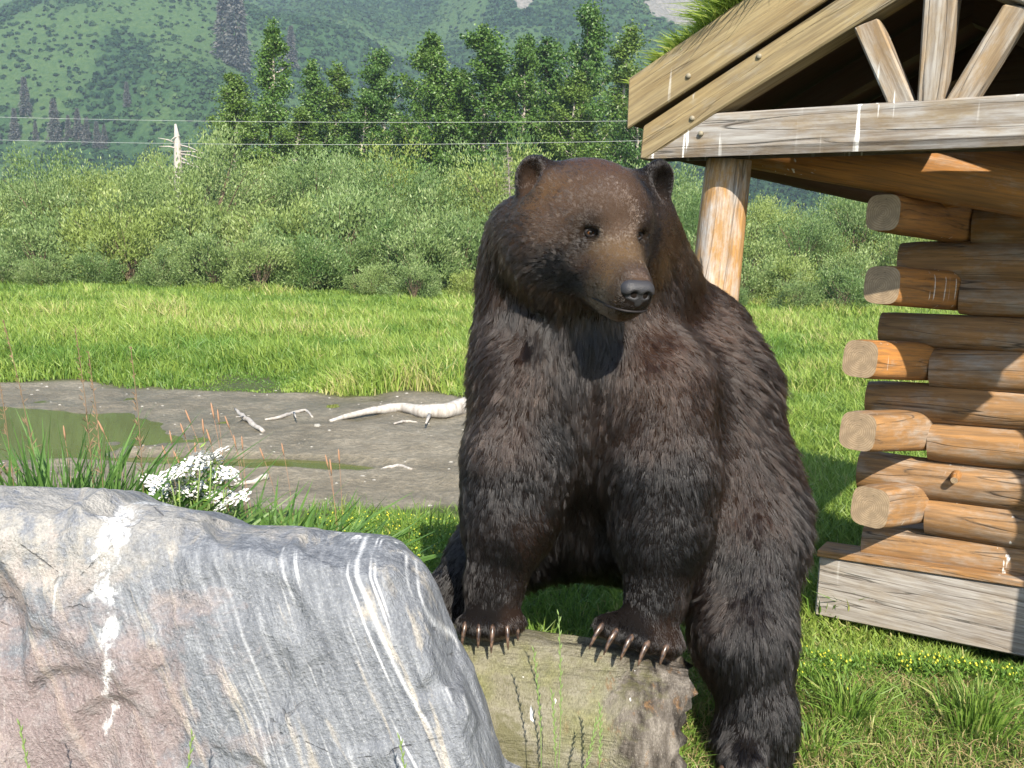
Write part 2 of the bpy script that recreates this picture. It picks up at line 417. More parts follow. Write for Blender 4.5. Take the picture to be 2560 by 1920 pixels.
# ------------------------------------------------------------------ log hut
def build_hut():
    TH = R(34); ed = np.array([math.cos(TH), -math.sin(TH), 0]); en = np.array([-math.sin(TH), -math.cos(TH), 0]); ez = np.array([0, 0, 1.0])
    hut = thing('log_hut', 'small log hut with a timber gable porch and a grassy sod roof', 'hut', (1.6, 4.2, -0.16))
    m_grey = wood_mat('weathered_timber', (.26, .205, .135), (.28, .18, .085), (.345, .325, .29), .62, .7, .6)
    m_tie = wood_mat('tie_timber', (.235, .195, .135), (.235, .165, .09), (.315, .30, .275), .75, .8, .85)
    m_board = wood_mat('fascia_board', (.265, .22, .125), (.27, .195, .09), (.30, .275, .21), .35, .35, .12)
    m_warm = wood_mat('peeled_log', (.33, .165, .055), (.40, .165, .035), (.36, .31, .25), .30, .6, .45)
    m_wall = wood_mat('wall_log', (.26, .155, .075), (.32, .16, .05), (.32, .275, .225), .50, .9, .2)
    m_post = wood_mat('post_log', (.38, .235, .105), (.42, .225, .075), (.50, .48, .45), .55, .6, .2)
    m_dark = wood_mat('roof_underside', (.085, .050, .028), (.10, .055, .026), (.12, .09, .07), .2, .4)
    m_end = Mat('log_end_grain'); o = m_end.obj()
    rg = m_end.n('ShaderNodeTexWave', Vector=o, Scale=38.0, Distortion=2.5, Detail=2.0, _wave_type='RINGS', _rings_direction='X').outputs[1]
    nn = m_end.noise(m_end.mapv(o, (4, 30, 30)), 1.0, 4)
    ck = m_end.noise(m_end.mapv(o, (1, 9, 22)), 1.0, 2)
    ce = m_end.mix(rg, (.29, .205, .120), (.36, .275, .18)); ce = m_end.mix(m_end.ramp(nn, [(.4, .5), (.65, 0.0)]), ce, (.17, .125, .08))
    ce = m_end.mix(m_end.ramp(m_end.math('ABSOLUTE', m_end.math('SUBTRACT', ck, .5)), [(0.0, .7), (.004, 0.0)]), ce, (.08, .06, .04))
    m_end = m_end.end(m_end.bsdf(ce, .85, m_end.bump(nn, .4, .004), .2))
    m_bolt = Mat('bolt_head'); m_bolt = m_bolt.end(m_bolt.bsdf((.24, .21, .15), .7, spec=.3, Metallic=.3))
    # --- gable plane: coordinates (s along the gable, z)
    g0 = np.array(at(1600, 398, 3.52)); g0[2] = 0
    def sz(u, v):
        p = onplane(u, v, g0, en); return np.array([np.dot(p-g0, ed), p[2]])
    G = (g0, ed, ez, np.cross(ed, ez))                        # normal of the frame
    gn = np.dot(np.cross(ed, ez), en)                         # +1 when the frame normal looks at the camera
    def ext(p, q, s): return np.array([s, p[1]+(q[1]-p[1])*(s-p[0])/(q[0]-p[0])])
    kb = 0.5*(sz(2290, 262)+sz(2354, 258)); SK = kb[0]
    mir = lambda P: [np.array([2*SK-a, b]) for a, b in P]
    def member(name, poly, f0, f1, mat, axis, bevel=.006):    # prism with its grain along `axis` (2 points in the plane)
        a = np.array(axis[1])-np.array(axis[0]); a = a/np.linalg.norm(a); b = np.array([-a[1], a[0]]); o2 = np.array(axis[0])
        ea = a[0]*ed+a[1]*ez; eb = b[0]*ed+b[1]*ez; o3 = g0+o2[0]*ed+o2[1]*ez
        pl = [((np.array(p)-o2)@a, (np.array(p)-o2)@b) for p in poly]
        return prism(name, pl, f0*gn, f1*gn, (o3, ea, eb, np.cross(ea, eb)), mat, hut, bevel)
    bt0, bt1 = sz(1578, 199), sz(1867, 0); bb0, bb1 = sz(1573, 325), sz(2075, 0)
    top_r, bot_r = ext(bt0, bt1, SK), ext(bb0, bb1, SK)
    barge = [bb0, bot_r, top_r, bt0]
    rl0, rl1 = sz(1786, 282), sz(2238, 0); low_r = ext(rl0, rl1, SK)
    raf = [sz(1598, 398), sz(1613, 399), rl0, low_r, bot_r-(0, .004), sz(1606, 316)]
    tb0, tb1 = sz(1641, 379), sz(2560, 362)
    tie_z1 = ext(rl0, sz(2560, 253), SK)[1]; tie_z0 = ext(tb0, tb1, SK)[1]
    tie = [sz(1613, 399), tb0, np.array([SK, tie_z0])] ; tieR = [np.array([SK, tie_z1]), rl0]
    tie_poly = tie + mir(tie)[::-1][1:] + mir(tieR)[::-1][:1] + [rl0]
    for flip in (0, 1):
        fx = (lambda P: mir(P)) if flip else (lambda P: P)
        ax = fx([bb0, bot_r])
        member('bargeboard', fx(barge), .024, .003, m_board, ax, .005)
        member('rafter', fx(raf), 0.0, -.12, m_board if not flip else m_grey, fx([rl0, low_r]), .007)
        # strut and its mate
        st = [sz(2220, 268), sz(2285, 256), sz(2193, 42), sz(2130, 66)]
        member('strut', fx(st), -.012, -.115, m_grey, fx([.5*(st[0]+st[1]), .5*(st[2]+st[3])]), .006)
    member('tie_beam', tie_poly, -.004, -.135, m_tie, (rl0, np.array([2*SK-rl0[0], rl0[1]])), .007)
    kp = [sz(2290, 263), sz(2354, 260), np.array([SK+.052, low_r[1]+.05]), np.array([SK-.052, low_r[1]+.05])]
    member('king_post', kp, -.008, -.12, m_grey, (kb, np.array([SK, low_r[1]])), .006)
    for (bu, bv) in ((1728, 193), (1898, 141), (1731, 296), (1752, 334)):
        p = onplane(bu, bv, g0, en)+en*(.024 if (bu, bv) in ((1728, 193), (1898, 80)) else .0)
        b = MB().tube([p-en*.004, p+en*.005, p+en*.009], [.010, .010, .006], 10); link('bolt', b.mesh('bolt', True), m_bolt, hut)
    # --- roof: boards, sod
    DEP = 2.6
    for flip in (0, 1):
        fx = (lambda P: mir(P)) if flip else (lambda P: P)
        o2, o3 = bt0-(0, .02), top_r-(0, .02); q2, q3 = bb0+(.02, .012), bot_r+(0, .012)
        dn = (o2-q2)
        deck = [q2, q3, q3+.35*(o3-q3), q2+.35*(o2-q2)]
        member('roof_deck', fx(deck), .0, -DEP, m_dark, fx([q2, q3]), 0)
        sod = [q2+.36*(o2-q2), q3+.36*(o3-q3), o3, o2]
        soilm = Mat('sod'); sp = soilm.pos(); soilm = soilm.end(soilm.bsdf(soilm.ramp(soilm.noise(sp, 25.0, 4), [(.3, (.04, .03, .015)), (.7, (.10, .09, .03))]), .95))
        member('roof_sod', fx(sod), .0, -DEP, soilm, fx([q2, q3]), 0)
        # rafters further back
        for kq in range(1, 4):
            rr = [rl0+(.0, 0), low_r, bot_r-(0, .01), sz(1606, 318)]
            member('rafter', fx(rr), -.72*kq, -.72*kq-.09, m_dark, fx([rl0, low_r]), 0)
    # --- wall plane
    w0 = np.array(onz(2160, 1565, -0.13)); W0 = np.array([w0[0], w0[1], 0])
    def wz(u, v, off=0.0): return onplane(u, v, W0+en*off, en)
    def log(name, a, b, ra, rb, mat, n=20, seed=0, sq=1.0, parent=hut, ends=True, exps=2.0, wob=.012):
        a, b = np.array(a, float), np.array(b, float); Lg = np.linalg.norm(b-a); ex = (b-a)/Lg
        ey = np.cross((0, 0, 1.0) if abs(ex[2]) < .95 else (0, 1.0, 0), ex); ey /= np.linalg.norm(ey); ezz = np.cross(ex, ey)
        ns = max(3, int(Lg/.06)); t = np.linspace(0, 1, ns+1)
        an = np.linspace(0, 2*np.pi, n, endpoint=False)
        e = 2/exps; cs, sn = np.sign(np.cos(an))*np.abs(np.cos(an))**e, np.sign(np.sin(an))*np.abs(np.sin(an))**e
        rad = ra+(rb-ra)*t
        Q = np.stack([np.repeat(t[:, None]*Lg, n, 1), rad[:, None]*cs, rad[:, None]*sq*sn], -1)
        nzv = noise(Q*np.array([.5, 1, 1])+seed*3.1, 7.0, seed, 2)
        Q[..., 1:] *= (1+wob*4*nzv)[..., None]
        for eidx, sgn in ((0, 1), (-1, -1)):                   # soft arris
            Q[eidx, :, 1:] *= .955
        V = Q.reshape(-1, 3); i = np.arange(ns)[:, None]*n; j = np.arange(n)[None]; j2 = (j+1) % n
        F = np.stack([i+j, i+j2, i+n+j2, i+n+j], -1).reshape(-1, 4)
        Mx = Matrix(((ex[0], ey[0], ezz[0], a[0]), (ex[1], ey[1], ezz[1], a[1]), (ex[2], ey[2], ezz[2], a[2]), (0, 0, 0, 1)))
        me = mesh_np(name, V, F, True)
        ob = link(name, me, mat, parent, Mx)
        for base, cx_, flip in ((0, .0, True), (ns*n, Lg, False)):
            cv = np.concatenate([V[base:base+n], [[cx_, 0, 0]]]); jj = np.arange(n)
            f = np.stack([np.full(n, n), (jj+1) % n, jj], 1) if flip else np.stack([np.full(n, n), jj, (jj+1) % n], 1)
            link('log_end', mesh_np('log_end', cv, f), m_end, ob, Mx)
        return ob
    XR = 3000
    even = [(2227, 608, 704, 606, 706), (2178, 786, 858, 795, 893), (2146, 961, 1048, 984, 1082), (2126, 1140, 1232, 1186, 1286), (2137, 1325, 1412, 1378, 1470)]
    for i, (ul, t0, b0, t1, b1) in enumerate(even):
        a = wz(ul+14, .5*(t0+b0)); b = wz(2560, .5*(t1+b1)); ra = .56*np.linalg.norm(wz(ul, t0)-wz(ul, b0)); rb = .56*np.linalg.norm(wz(2560, t1)-wz(2560, b1))
        b2 = a+(b-a)*3.0; log('wall_log', a-en*.09, b2-en*.09, ra, rb, m_wall, seed=i)
    odd = [  # end face (u0,v0,u1,v1), seam u, seam v range, right v range
        ((2177, 485, 2256, 575), 2425, 515, 610, 515, 609), ((2167, 667, 2249, 761), 2394, 690, 785, 700, 792),
        ((2118, 855, 2191, 946), 2318, 880, 972, 884, 990), ((2112, 1037, 2184, 1130), 2314, 1061, 1156, 1080, 1180),
        ((2120, 1227, 2213, 1322), 2307, 1250, 1342, 1284, 1384)]
    al = R(42); so = np.array([-math.cos(al), -math.sin(al), 0])
    for i, ((u0, v0, u1, v1), us, s0, s1, r0, r1) in enumerate(odd):
        a = wz(us, .5*(s0+s1)); b = wz(2560, .5*(r0+r1)); ra = .555*np.linalg.norm(wz(us, s0)-wz(us, s1)); rb = .555*np.linalg.norm(wz(2560, r0)-wz(2560, r1))
        b2 = a+(b-a)*4.2
        log('wall_log', a-en*.085+ed*.004, b2-en*.085, ra, ra+(rb-ra)*3, m_wall, seed=20+i)
        # the crossing log that sticks out at the corner
        S = wz(us-6, .5*(s0+s1)); best = None
        for L_ in np.linspace(.1, .9, 161):
            e = S+so*L_; rel = e-CAM; uu = CX+FPX*np.dot(rel, _RC)/np.dot(rel, _F)
            if best is None or abs(uu-u1) < best[0]: best = (abs(uu-u1), L_)
        L_ = best[1]; e = S+so*L_
        # height of the end from the pixel row
        d = ray(.5*(u0+u1), .5*(v0+v1)); tt = np.dot(e-CAM, _F)/np.dot(d, _F); e[2] = (CAM+d*tt)[2]
        hh = .5*np.linalg.norm(at(u1, v0, e[1])-at(u1, v1, e[1]))
        side = np.cross(so, (0, 0, 1.0)); side = side if side[1] > 0 else -side
        wv = .075
        log('corner_log', e+side*wv, S-so*.45+side*wv, hh*1.04, .54*np.linalg.norm(wz(us, s0)-wz(us, s1)), m_warm if i < 3 else m_wall, seed=40+i, exps=3.6, wob=.005, sq=1.03, n=28)
    kn = wz(2390, 1189); log('branch_knot', kn-en*.02, kn+en*.045+(0, 0, -.012), .024, .016, m_warm, n=10, parent=hut)
    # sill
    f1, f2 = wz(2048, 1392, .045), wz(2560, 1470, .045); h1, h2 = wz(2048, 1541, .045), wz(2560, 1645, .045)
    zt, zb = .5*(f1[2]+f2[2]), .5*(h1[2]+h2[2])
    a = f1-W0-en*.045; s1 = np.dot(f1-W0, ed); s2 = s1+3.4
    fr = (W0+en*.045, ed, ez, np.cross(ed, ez))
    tl = (f2[2]-f1[2])/(np.dot(f2-f1, ed)); bl_ = (h2[2]-h1[2])/(np.dot(h2-h1, ed))
    prism('sill_beam', [(s1, h1[2]), (s2, h1[2]+bl_*3.4), (s2, f1[2]+tl*3.4), (s1, f1[2])], 0, -.16*gn, fr, m_grey2, hut, .008)
    prism('ledger_strip', [(s1-.01, f1[2]+.002), (s2, f1[2]+tl*3.4+.002), (s2, f1[2]+tl*3.4+.035), (s1-.01, f1[2]+.035)], .014*gn, -.15*gn, fr, m_wall, hut, .006)
    # floor, back and gable infill: keep the inside dark
    flo = [(s1+.1, zb+.06), (s1+3.3, zb+.06), (s1+3.3, zb+.12), (s1+.1, zb+.12)]
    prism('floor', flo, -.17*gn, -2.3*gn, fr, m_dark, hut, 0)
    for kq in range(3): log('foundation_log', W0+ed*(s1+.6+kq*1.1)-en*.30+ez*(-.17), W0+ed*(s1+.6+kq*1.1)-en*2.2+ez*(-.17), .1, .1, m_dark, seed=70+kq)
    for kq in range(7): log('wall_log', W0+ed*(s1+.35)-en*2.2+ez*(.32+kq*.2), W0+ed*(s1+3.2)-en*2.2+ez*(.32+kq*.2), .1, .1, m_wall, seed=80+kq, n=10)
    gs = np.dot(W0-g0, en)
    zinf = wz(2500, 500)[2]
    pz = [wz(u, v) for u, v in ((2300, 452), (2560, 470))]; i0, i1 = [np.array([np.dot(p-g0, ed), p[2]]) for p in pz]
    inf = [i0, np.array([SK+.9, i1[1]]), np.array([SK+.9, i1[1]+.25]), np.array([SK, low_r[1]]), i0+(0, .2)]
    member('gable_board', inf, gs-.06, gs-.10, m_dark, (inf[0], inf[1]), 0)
    # porch posts and purlins
    pt = .5*(np.array(at(1757, 385, 3.50))+np.array(at(1873, 400, 3.50))); pb = .5*(np.array(at(1716, 680, 3.52))+np.array(at(1847, 720, 3.52)))
    dv = (pb-pt); base = pt+dv*((-.2-pt[2])/dv[2])
    top = pt-dv*.30
    rt = .5*np.linalg.norm(np.array(at(1757, 385, 3.5))-np.array(at(1873, 400, 3.5))); rbm = rt*1.08
    sft = -en*.02
    log('porch_post', base+sft, np.array([top[0], top[1], tie_z0-.002])+sft, rbm*1.15, rt*.985, m_post, seed=3, n=24)
    sp_ = np.dot(base-g0, ed); off = np.dot(base-g0, en)
    rp = g0+ed*(2*SK-sp_+.34)+en*off; log('porch_post', rp+ez*(-.2), np.array([rp[0], rp[1], tie_z0-.002]), rbm*1.1, rt, m_post, seed=4, n=24)
    A0, B0 = [onplane(u_, v_, g0-en*.415, en) for u_, v_ in ((1850, 345), (2450, 447))]
    log('purlin', A0, A0+(B0-A0)*1.5, .112, .105, m_warm, seed=9, n=24)
    rv = lambda p: p+ed*2*(SK-np.dot(p-g0, ed))
    log('purlin', rv(A0), rv(A0+(B0-A0)*.9)-en*.3, .11, .11, m_warm, seed=10)
    # eave plate along the roof edge
    E0, E1 = np.array(at(1672, 362, 3.62)), np.array(at(2200, 482, 4.45))
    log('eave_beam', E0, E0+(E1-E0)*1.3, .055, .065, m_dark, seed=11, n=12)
    # sod grass: blades leaning out over the edge
    n = 6500; s_ = rng.uniform(0, .72, n); dp = rng.random(n)**2.0*1.0
    o2, o3 = bt0-(0, .02), top_r-(0, .02); base2 = o2[None]+(s_**1.0)[:, None]*(o3-o2)[None]
    P = g0[None]+base2[:, :1]*ed+base2[:, 1:]*ez-en*(.015+dp)[:, None]
    tuft = noise(P, 9.0, 60, 2); hgt = np.clip(.085+.07*tuft+.11*np.exp(-((s_-.46)/.18)**2), .03, .3)*rng.uniform(.5, 1.3, n)
    out = en*.5-ed*.5+ez*.6; blades('roof_grass', P, hgt, .0038, out, .55, 'grass_roof', parent=hut)
    return hut
m_grey2 = wood_mat('sill_timber', (.31, .265, .21), (.29, .24, .18), (.345, .32, .29), .8, .7, .35)

# ------------------------------------------------------------------ blades of grass
GM = {}
def gmat(key):
    if key in GM: return GM[key]
    P = {'grass_near': ((.075, .155, .022), (.19, .29, .048), (.42, .36, .16)), 'grass_field': ((.085, .165, .024), (.255, .345, .060), (.40, .37, .15)),
         'grass_roof': ((.22, .33, .05), (.42, .50, .11), (.55, .50, .18)), 'grass_dark': ((.035, .085, .018), (.085, .16, .035), (.12, .19, .05)),
         'reed': ((.045, .11, .022), (.11, .21, .045), (.16, .25, .07)), 'sedge': ((.07, .15, .022), (.15, .26, .04), (.2, .3, .06)), 'grass_straw': ((.30, .22, .10), (.45, .34, .17), (.50, .42, .24))}[key]
    GM[key] = leaf_mat(key, P[0], P[1], .55 if key == 'grass_roof' else .35, .5, P[2]); return GM[key]
def blade_geo(P, h, w, lean, spread, droop=.35):
    n = len(P); h = np.broadcast_to(h, (n,)); w = np.broadcast_to(w, (n,))
    d = np.asarray(lean, float)+spread*rng.normal(0, 1, (n, 3)); d[:, 2] = np.abs(d[:, 2])+.35
    d /= np.linalg.norm(d, axis=1)[:, None]
    sd_ = np.cross(d, rng.normal(0, 1, (n, 3))); sd_ /= np.linalg.norm(sd_, axis=1)[:, None]+1e-9
    hor = d.copy(); hor[:, 2] = 0
    mid = P+d*(h*.55)[:, None]; tip = P+d*h[:, None]+hor*(h*droop)[:, None]-np.array([0, 0, 1])*(h*droop*.45)[:, None]
    V = np.stack([P-sd_*w[:, None], P+sd_*w[:, None], mid+sd_*w[:, None]*.8, mid-sd_*w[:, None]*.8, tip], 1).reshape(-1, 3)
    b = np.arange(n)*5
    return V, np.stack([b, b+1, b+2, b+3], 1), np.stack([b+3, b+2, b+4], 1), 5
def blades(name, P, h, w, lean, spread, key, parent=None, label=None, cat='grass', droop=.35, var=None):
    V, F4, F3, k = blade_geo(P, h, w, lean, spread, droop)
    me = mesh_np(name, V, [F4, F3]); vv = np.clip(rng.beta(1.6, 2.2, len(P)) if var is None else var, 0, 1)
    vattr(me, 'var', np.repeat(vv, k))
    o = link(name, me, gmat(key), parent); o['kind'] = 'stuff'
    if parent is None: tag(o, label, cat)
    return o
hut = build_hut()

# ------------------------------------------------------------------ boulder
def build_boulder():
    Yr = 2.28
    px = [(-420, 1185), (-200, 1195), (0, 1203), (150, 1205), (262, 1213), (318, 1244), (380, 1256), (480, 1270), (560, 1300), (700, 1312), (850, 1326), (950, 1343), (1020, 1370), (1068, 1412), (1108, 1480), (1150, 1572), (1200, 1662), (1246, 1780), (1262, 1850), (1330, 1935), (1365, 2010)]
    pts = np.array([at(u, v, Yr) for u, v in px]); x0, x1 = pts[0, 0]-.25, pts[-1, 0]
    S = SDF((x0-.05, 1.62, -.08), (x1+.1, 2.95, 1.0), .0125)
    G = np.stack(np.meshgrid(*[S.lo[i]+S.h*np.arange(S.n[i]) for i in range(3)], indexing='ij'), -1)
    x, y, z = G[..., 0], G[..., 1], G[..., 2]
    sl = .36*np.maximum(G[..., 1]-Yr, 0)
    # signed distance to the profile (sampled polyline), then a leaning slab in depth
    poly = np.array([(p[0], p[2]) for p in pts]); a, b = poly[:-1], poly[1:]
    xz = G[:, 0][..., [0, 2]]; dd = np.full(xz.shape[:2], 9.0)
    for p, q in zip(a, b):
        t = np.clip(((xz-p)@(q-p))/((q-p)@(q-p)), 0, 1); dd = np.minimum(dd, np.linalg.norm(xz-(p+t[..., None]*(q-p)), axis=-1))
    tp = np.interp(xz[..., 0], poly[:, 0], poly[:, 1]); sg = np.where(xz[..., 1] < tp, -1, 1); dprof = (dd*sg)[:, None, :]
    crack = noise(G, 3.0, 91, 3)
    front = (Yr-.19-.20*(0.95-z)+.03*noise(G*np.array([1, .3, 1]), 2.4, 77, 3)+.05*np.maximum(0, -.55-x)) - y
    # lower left facet stands back a little
    fac = sstep(.03, -.03, z-(.62-.55*(x+1.25)))*sstep(-.15, -.35, x); front = front+.022*fac
    back = y-(Yr+.42+.10*noise(G, 2.0, 78, 2))
    dbox = np.maximum(np.maximum(dprof, -9), np.maximum(front, back)); k = .10
    def smax(a, b, k): h = np.maximum(k-np.abs(a-b), 0)/k; return np.maximum(a, b)+h*h*k/4
    F = smax(smax(dprof+.012+sl*.9, front, .10), back, .16)
    rid = np.abs(noise(G*np.array([1.0, .7, 1.3]), 2.6, 95, 3)); F = F-.035*np.clip(.16-rid, 0, 1)*0+.05*np.clip(.09-rid, 0, 1)
    F = F+.009*crack+.006*noise(G*np.array([1.6, 1, .6]), 9.0, 79, 3)
    F = np.maximum(F, -.06-z); F = np.maximum(F, x0-x)
    gr_ = np.stack(np.gradient(F, S.h), -1); near = np.argwhere((np.abs(F) < .012) & (gr_[..., 1] < .25) & (z > .05)); r9 = np.random.default_rng(5)
    for i in r9.choice(len(near), 130, replace=False):                    # flat fracture faces
        ii = tuple(near[i]); p0 = G[ii]; n0 = gr_[ii]/np.linalg.norm(gr_[ii]); amp = .11 if p0[0] < -.60 else .04; n1_ = n0+amp*r9.normal(0, 1, 3); n1_ /= np.linalg.norm(n1_)
        RR = r9.uniform(.05, .19); a0 = np.maximum(((p0-RR*1.5-S.lo)/S.h).astype(int), 0); a1 = np.minimum(((p0+RR*1.5-S.lo)/S.h).astype(int)+1, S.n); sl_ = tuple(slice(a0[j], a1[j]) for j in range(3))
        q = G[sl_]-(p0-n0*r9.uniform(.002, .009)); d_ = q@n1_-1.2*np.maximum(np.linalg.norm(q, axis=-1)-RR, 0); F[sl_] = np.maximum(F[sl_], d_)
    V, Q = surface_nets(F, S.lo, S.h); V = smooth_mesh(V, Q, 1, .35)
    M = Mat('boulder_rock'); p = M.pos()
    sx = M.n('ShaderNodeSeparateXYZ', Vector=p); X_, Z_ = sx.outputs[0], sx.outputs[2]
    n1 = M.noise(p, 3.2, 6, .62, .3); n2 = M.noise(p, 17, 6, .65, .2); n3 = M.noise(p, 80, 4, .6)
    # bedding runs steeply down to the right
    rotv = M.mapv(p, (1, 1, 1), (0, R(24), 0)); st = M.mapv(rotv, (17, 6, 1.8)); s1 = M.noise(st, 1.0, 6, .62, .35); s2 = M.noise(M.mapv(rotv, (70, 20, 5)), 1.0, 4, .6)
    blue = M.ramp(s2, [(.3, (.095, .102, .115)), (.55, (.165, .174, .188)), (.75, (.26, .268, .278))])
    tan = M.ramp(n2, [(.35, (.24, .22, .19)), (.65, (.36, .335, .295))])
    c = M.mix(M.ramp(s1, [(.57, 0.0), (.64, 1.0)]), blue, tan)
    up = M.math('ADD', M.math('MULTIPLY', M.math('SUBTRACT', Z_, .72), 2.2), M.math('ADD', M.math('MULTIPLY', M.math('ADD', X_, .85), -.55), M.math('MULTIPLY', M.math('SUBTRACT', n1, .5), 2.6)))
    c = M.mix(M.ramp(up, [(.0, 0.0), (.30, .75)]), c, M.ramp(n2, [(.38, (.16, .168, .185)), (.52, (.29, .272, .24)), (.66, (.38, .355, .315))]))
    red = M.math('ADD', M.math('MINIMUM', M.math('MULTIPLY', M.math('SUBTRACT', -.62, X_), 1.5), M.math('MULTIPLY', M.math('SUBTRACT', .68, Z_), 1.6)), M.math('ADD', M.math('MULTIPLY', M.math('SUBTRACT', n1, .5), 1.5), M.math('MULTIPLY', M.math('SUBTRACT', n2, .5), .9)))
    rc = M.ramp(n1, [(.3, (.175, .120, .108)), (.5, (.215, .152, .135)), (.66, (.27, .215, .195)), (.8, (.27, .155, .095))])
    rc = M.mix(M.ramp(n2, [(.5, 0.0), (.7, .5)]), rc, (.32, .30, .28))
    c = M.mix(M.ramp(red, [(.05, 0.0), (.30, .70)]), c, rc)
    # quartz veins
    def vein(vec, th, seed):
        nn = M.noise(M.mapv(vec, loc=(seed, seed*2, 0)), 1.0, 1, .35, 0.0); return M.ramp(M.math('ABSOLUTE', M.math('SUBTRACT', nn, .5)), [(0.0, 1.0), (th, 0.0)])
    vr = M.mapv(rotv, (8.5, .8, .22)); gate = M.ramp(M.noise(M.mapv(rotv, (3, 3, 1.6), loc=(5, 0, 2)), 1.0, 3), [(.42, 0.0), (.56, 1.0)])
    v1 = M.math('MULTIPLY', M.math('MAXIMUM', vein(vr, .012, 0.0), vein(M.mapv(rotv, (13, 1, .3)), .009, 3.0)), gate); v2 = M.math('MULTIPLY', vein(M.mapv(p, (.25, .5, 3.0)), .0035, 7.0), .45)
    right = M.ramp(M.math('ADD', M.math('ADD', X_, 0.95), M.math('MULTIPLY', Z_, .25)), [(0.38, 0.0), (.62, 1.0)])
    qx = M.n('ShaderNodeSeparateXYZ', Vector=rotv).outputs[0]; lo_ = M.noise(M.mapv(rotv, (1.6, .6, .9)), 1.0, 2, .4)
    def lines(fr, ph, wid, wob):
        a_ = M.math('ADD', M.math('MULTIPLY', qx, fr), M.math('ADD', ph, M.math('MULTIPLY', lo_, wob))); f_ = M.math('ABSOLUTE', M.math('SUBTRACT', M.math('FRACT', a_), .5))
        return M.ramp(M.math('DIVIDE', f_, fr), [(wid*.5, 1.0), (wid, 0.0)])
    g2_ = M.ramp(M.noise(M.mapv(rotv, (9, 3, 1.5), loc=(1, 0, 7)), 1.0, 2), [(.50, 0.0), (.58, 1.0)])
    g3_ = M.ramp(M.noise(M.mapv(rotv, (5, 3, 1.1), loc=(4, 0, 3)), 1.0, 2), [(.48, 0.0), (.56, 1.0)])
    v1 = M.math('MAXIMUM', M.math('MULTIPLY', lines(5.3, .2, .0050, 2.2), g3_), M.math('MULTIPLY', M.math('MAXIMUM', lines(11.7, .6, .0032, 3.0), lines(17.3, .1, .0024, 3.6)), g2_))
    vv = M.math('MULTIPLY', v1, right)
    c = M.mix(M.math('MULTIPLY', vv, .68), c, (.70, .70, .69))
    # bird droppings running straight down
    dr = M.noise(M.mapv(p, (26, 10, .9), loc=(2.3, 0, 0)), 1.0, 3, .5); gt = M.noise(M.mapv(p, (2.4, 2, .5), loc=(.9, 0, 0)), 1.0, 2)
    dm = M.math('MULTIPLY', M.ramp(dr, [(.63, 0.0), (.68, 1.0)]), M.math('MULTIPLY', M.ramp(gt, [(.50, 0.0), (.60, 1.0)]), M.ramp(n2, [(.34, 0.0), (.42, 1.0)])))
    spx = M.math('ABSOLUTE', M.math('ADD', X_, M.math('ADD', .985, M.math('MULTIPLY', M.math('SUBTRACT', n1, .5), .10))))
    big = M.math('ADD', spx, M.math('ADD', M.math('MULTIPLY', M.math('SUBTRACT', Z_, .62), -.055), M.math('MULTIPLY', M.math('SUBTRACT', n2, .5), .20)))
    bm = M.math('MULTIPLY', M.ramp(M.math('ADD', big, M.math('MULTIPLY', M.math('SUBTRACT', n3, .5), .07)), [(-.002, .92), (.022, 0.0)]), M.ramp(n3, [(.36, .25), (.52, 1.0)]))
    dm = M.math('MULTIPLY', M.math('MAXIMUM', dm, bm), M.ramp(M.noise(M.mapv(p, (60, 30, 14)), 1.0, 3, .6), [(.36, .12), (.54, 1.0)]))
    c = M.mix(M.math('MULTIPLY', dm, .9), c, (.82, .81, .78))
    hgt = M.math('ADD', M.math('MULTIPLY', n2, .9), M.math('ADD', M.math('MULTIPLY', s1, .6), M.math('MULTIPLY', n3, .22)))
    n4 = M.noise(p, 160, 3, .65); c = M.mix(M.ramp(n4, [(.35, .30), (.5, 0.0)]), c, (.06, .06, .065)); c = M.mix(M.ramp(n4, [(.55, 0.0), (.7, .25)]), c, (.5, .49, .47))
    vc = M.n('ShaderNodeTexVoronoi', Vector=M.mapv(p, (1, 1, 1.4), (0, R(24), 0)), Scale=3.4, _feature='DISTANCE_TO_EDGE').outputs[0]
    ckk = M.math('MULTIPLY', M.ramp(M.math('ADD', vc, M.math('MULTIPLY', M.math('SUBTRACT', n2, .5), .10)), [(.0, .7), (.005, 0.0)]), M.ramp(n1, [(.52, 0.0), (.60, .6)]))
    c = M.mix(ckk, c, (.05, .045, .045)); hgt = M.math('SUBTRACT', M.math('ADD', hgt, M.math('MULTIPLY', n4, .12)), M.math('MULTIPLY', ckk, .8))
    mt = M.end(M.bsdf(c, .78, M.bump(hgt, .9, .026), .25))
    o = link('boulder', mesh_np('boulder', V, Q, True), mt)
    return tag(o, 'large grey boulder with white veins, white droppings and a reddish lower face', 'boulder')
boulder = build_boulder()

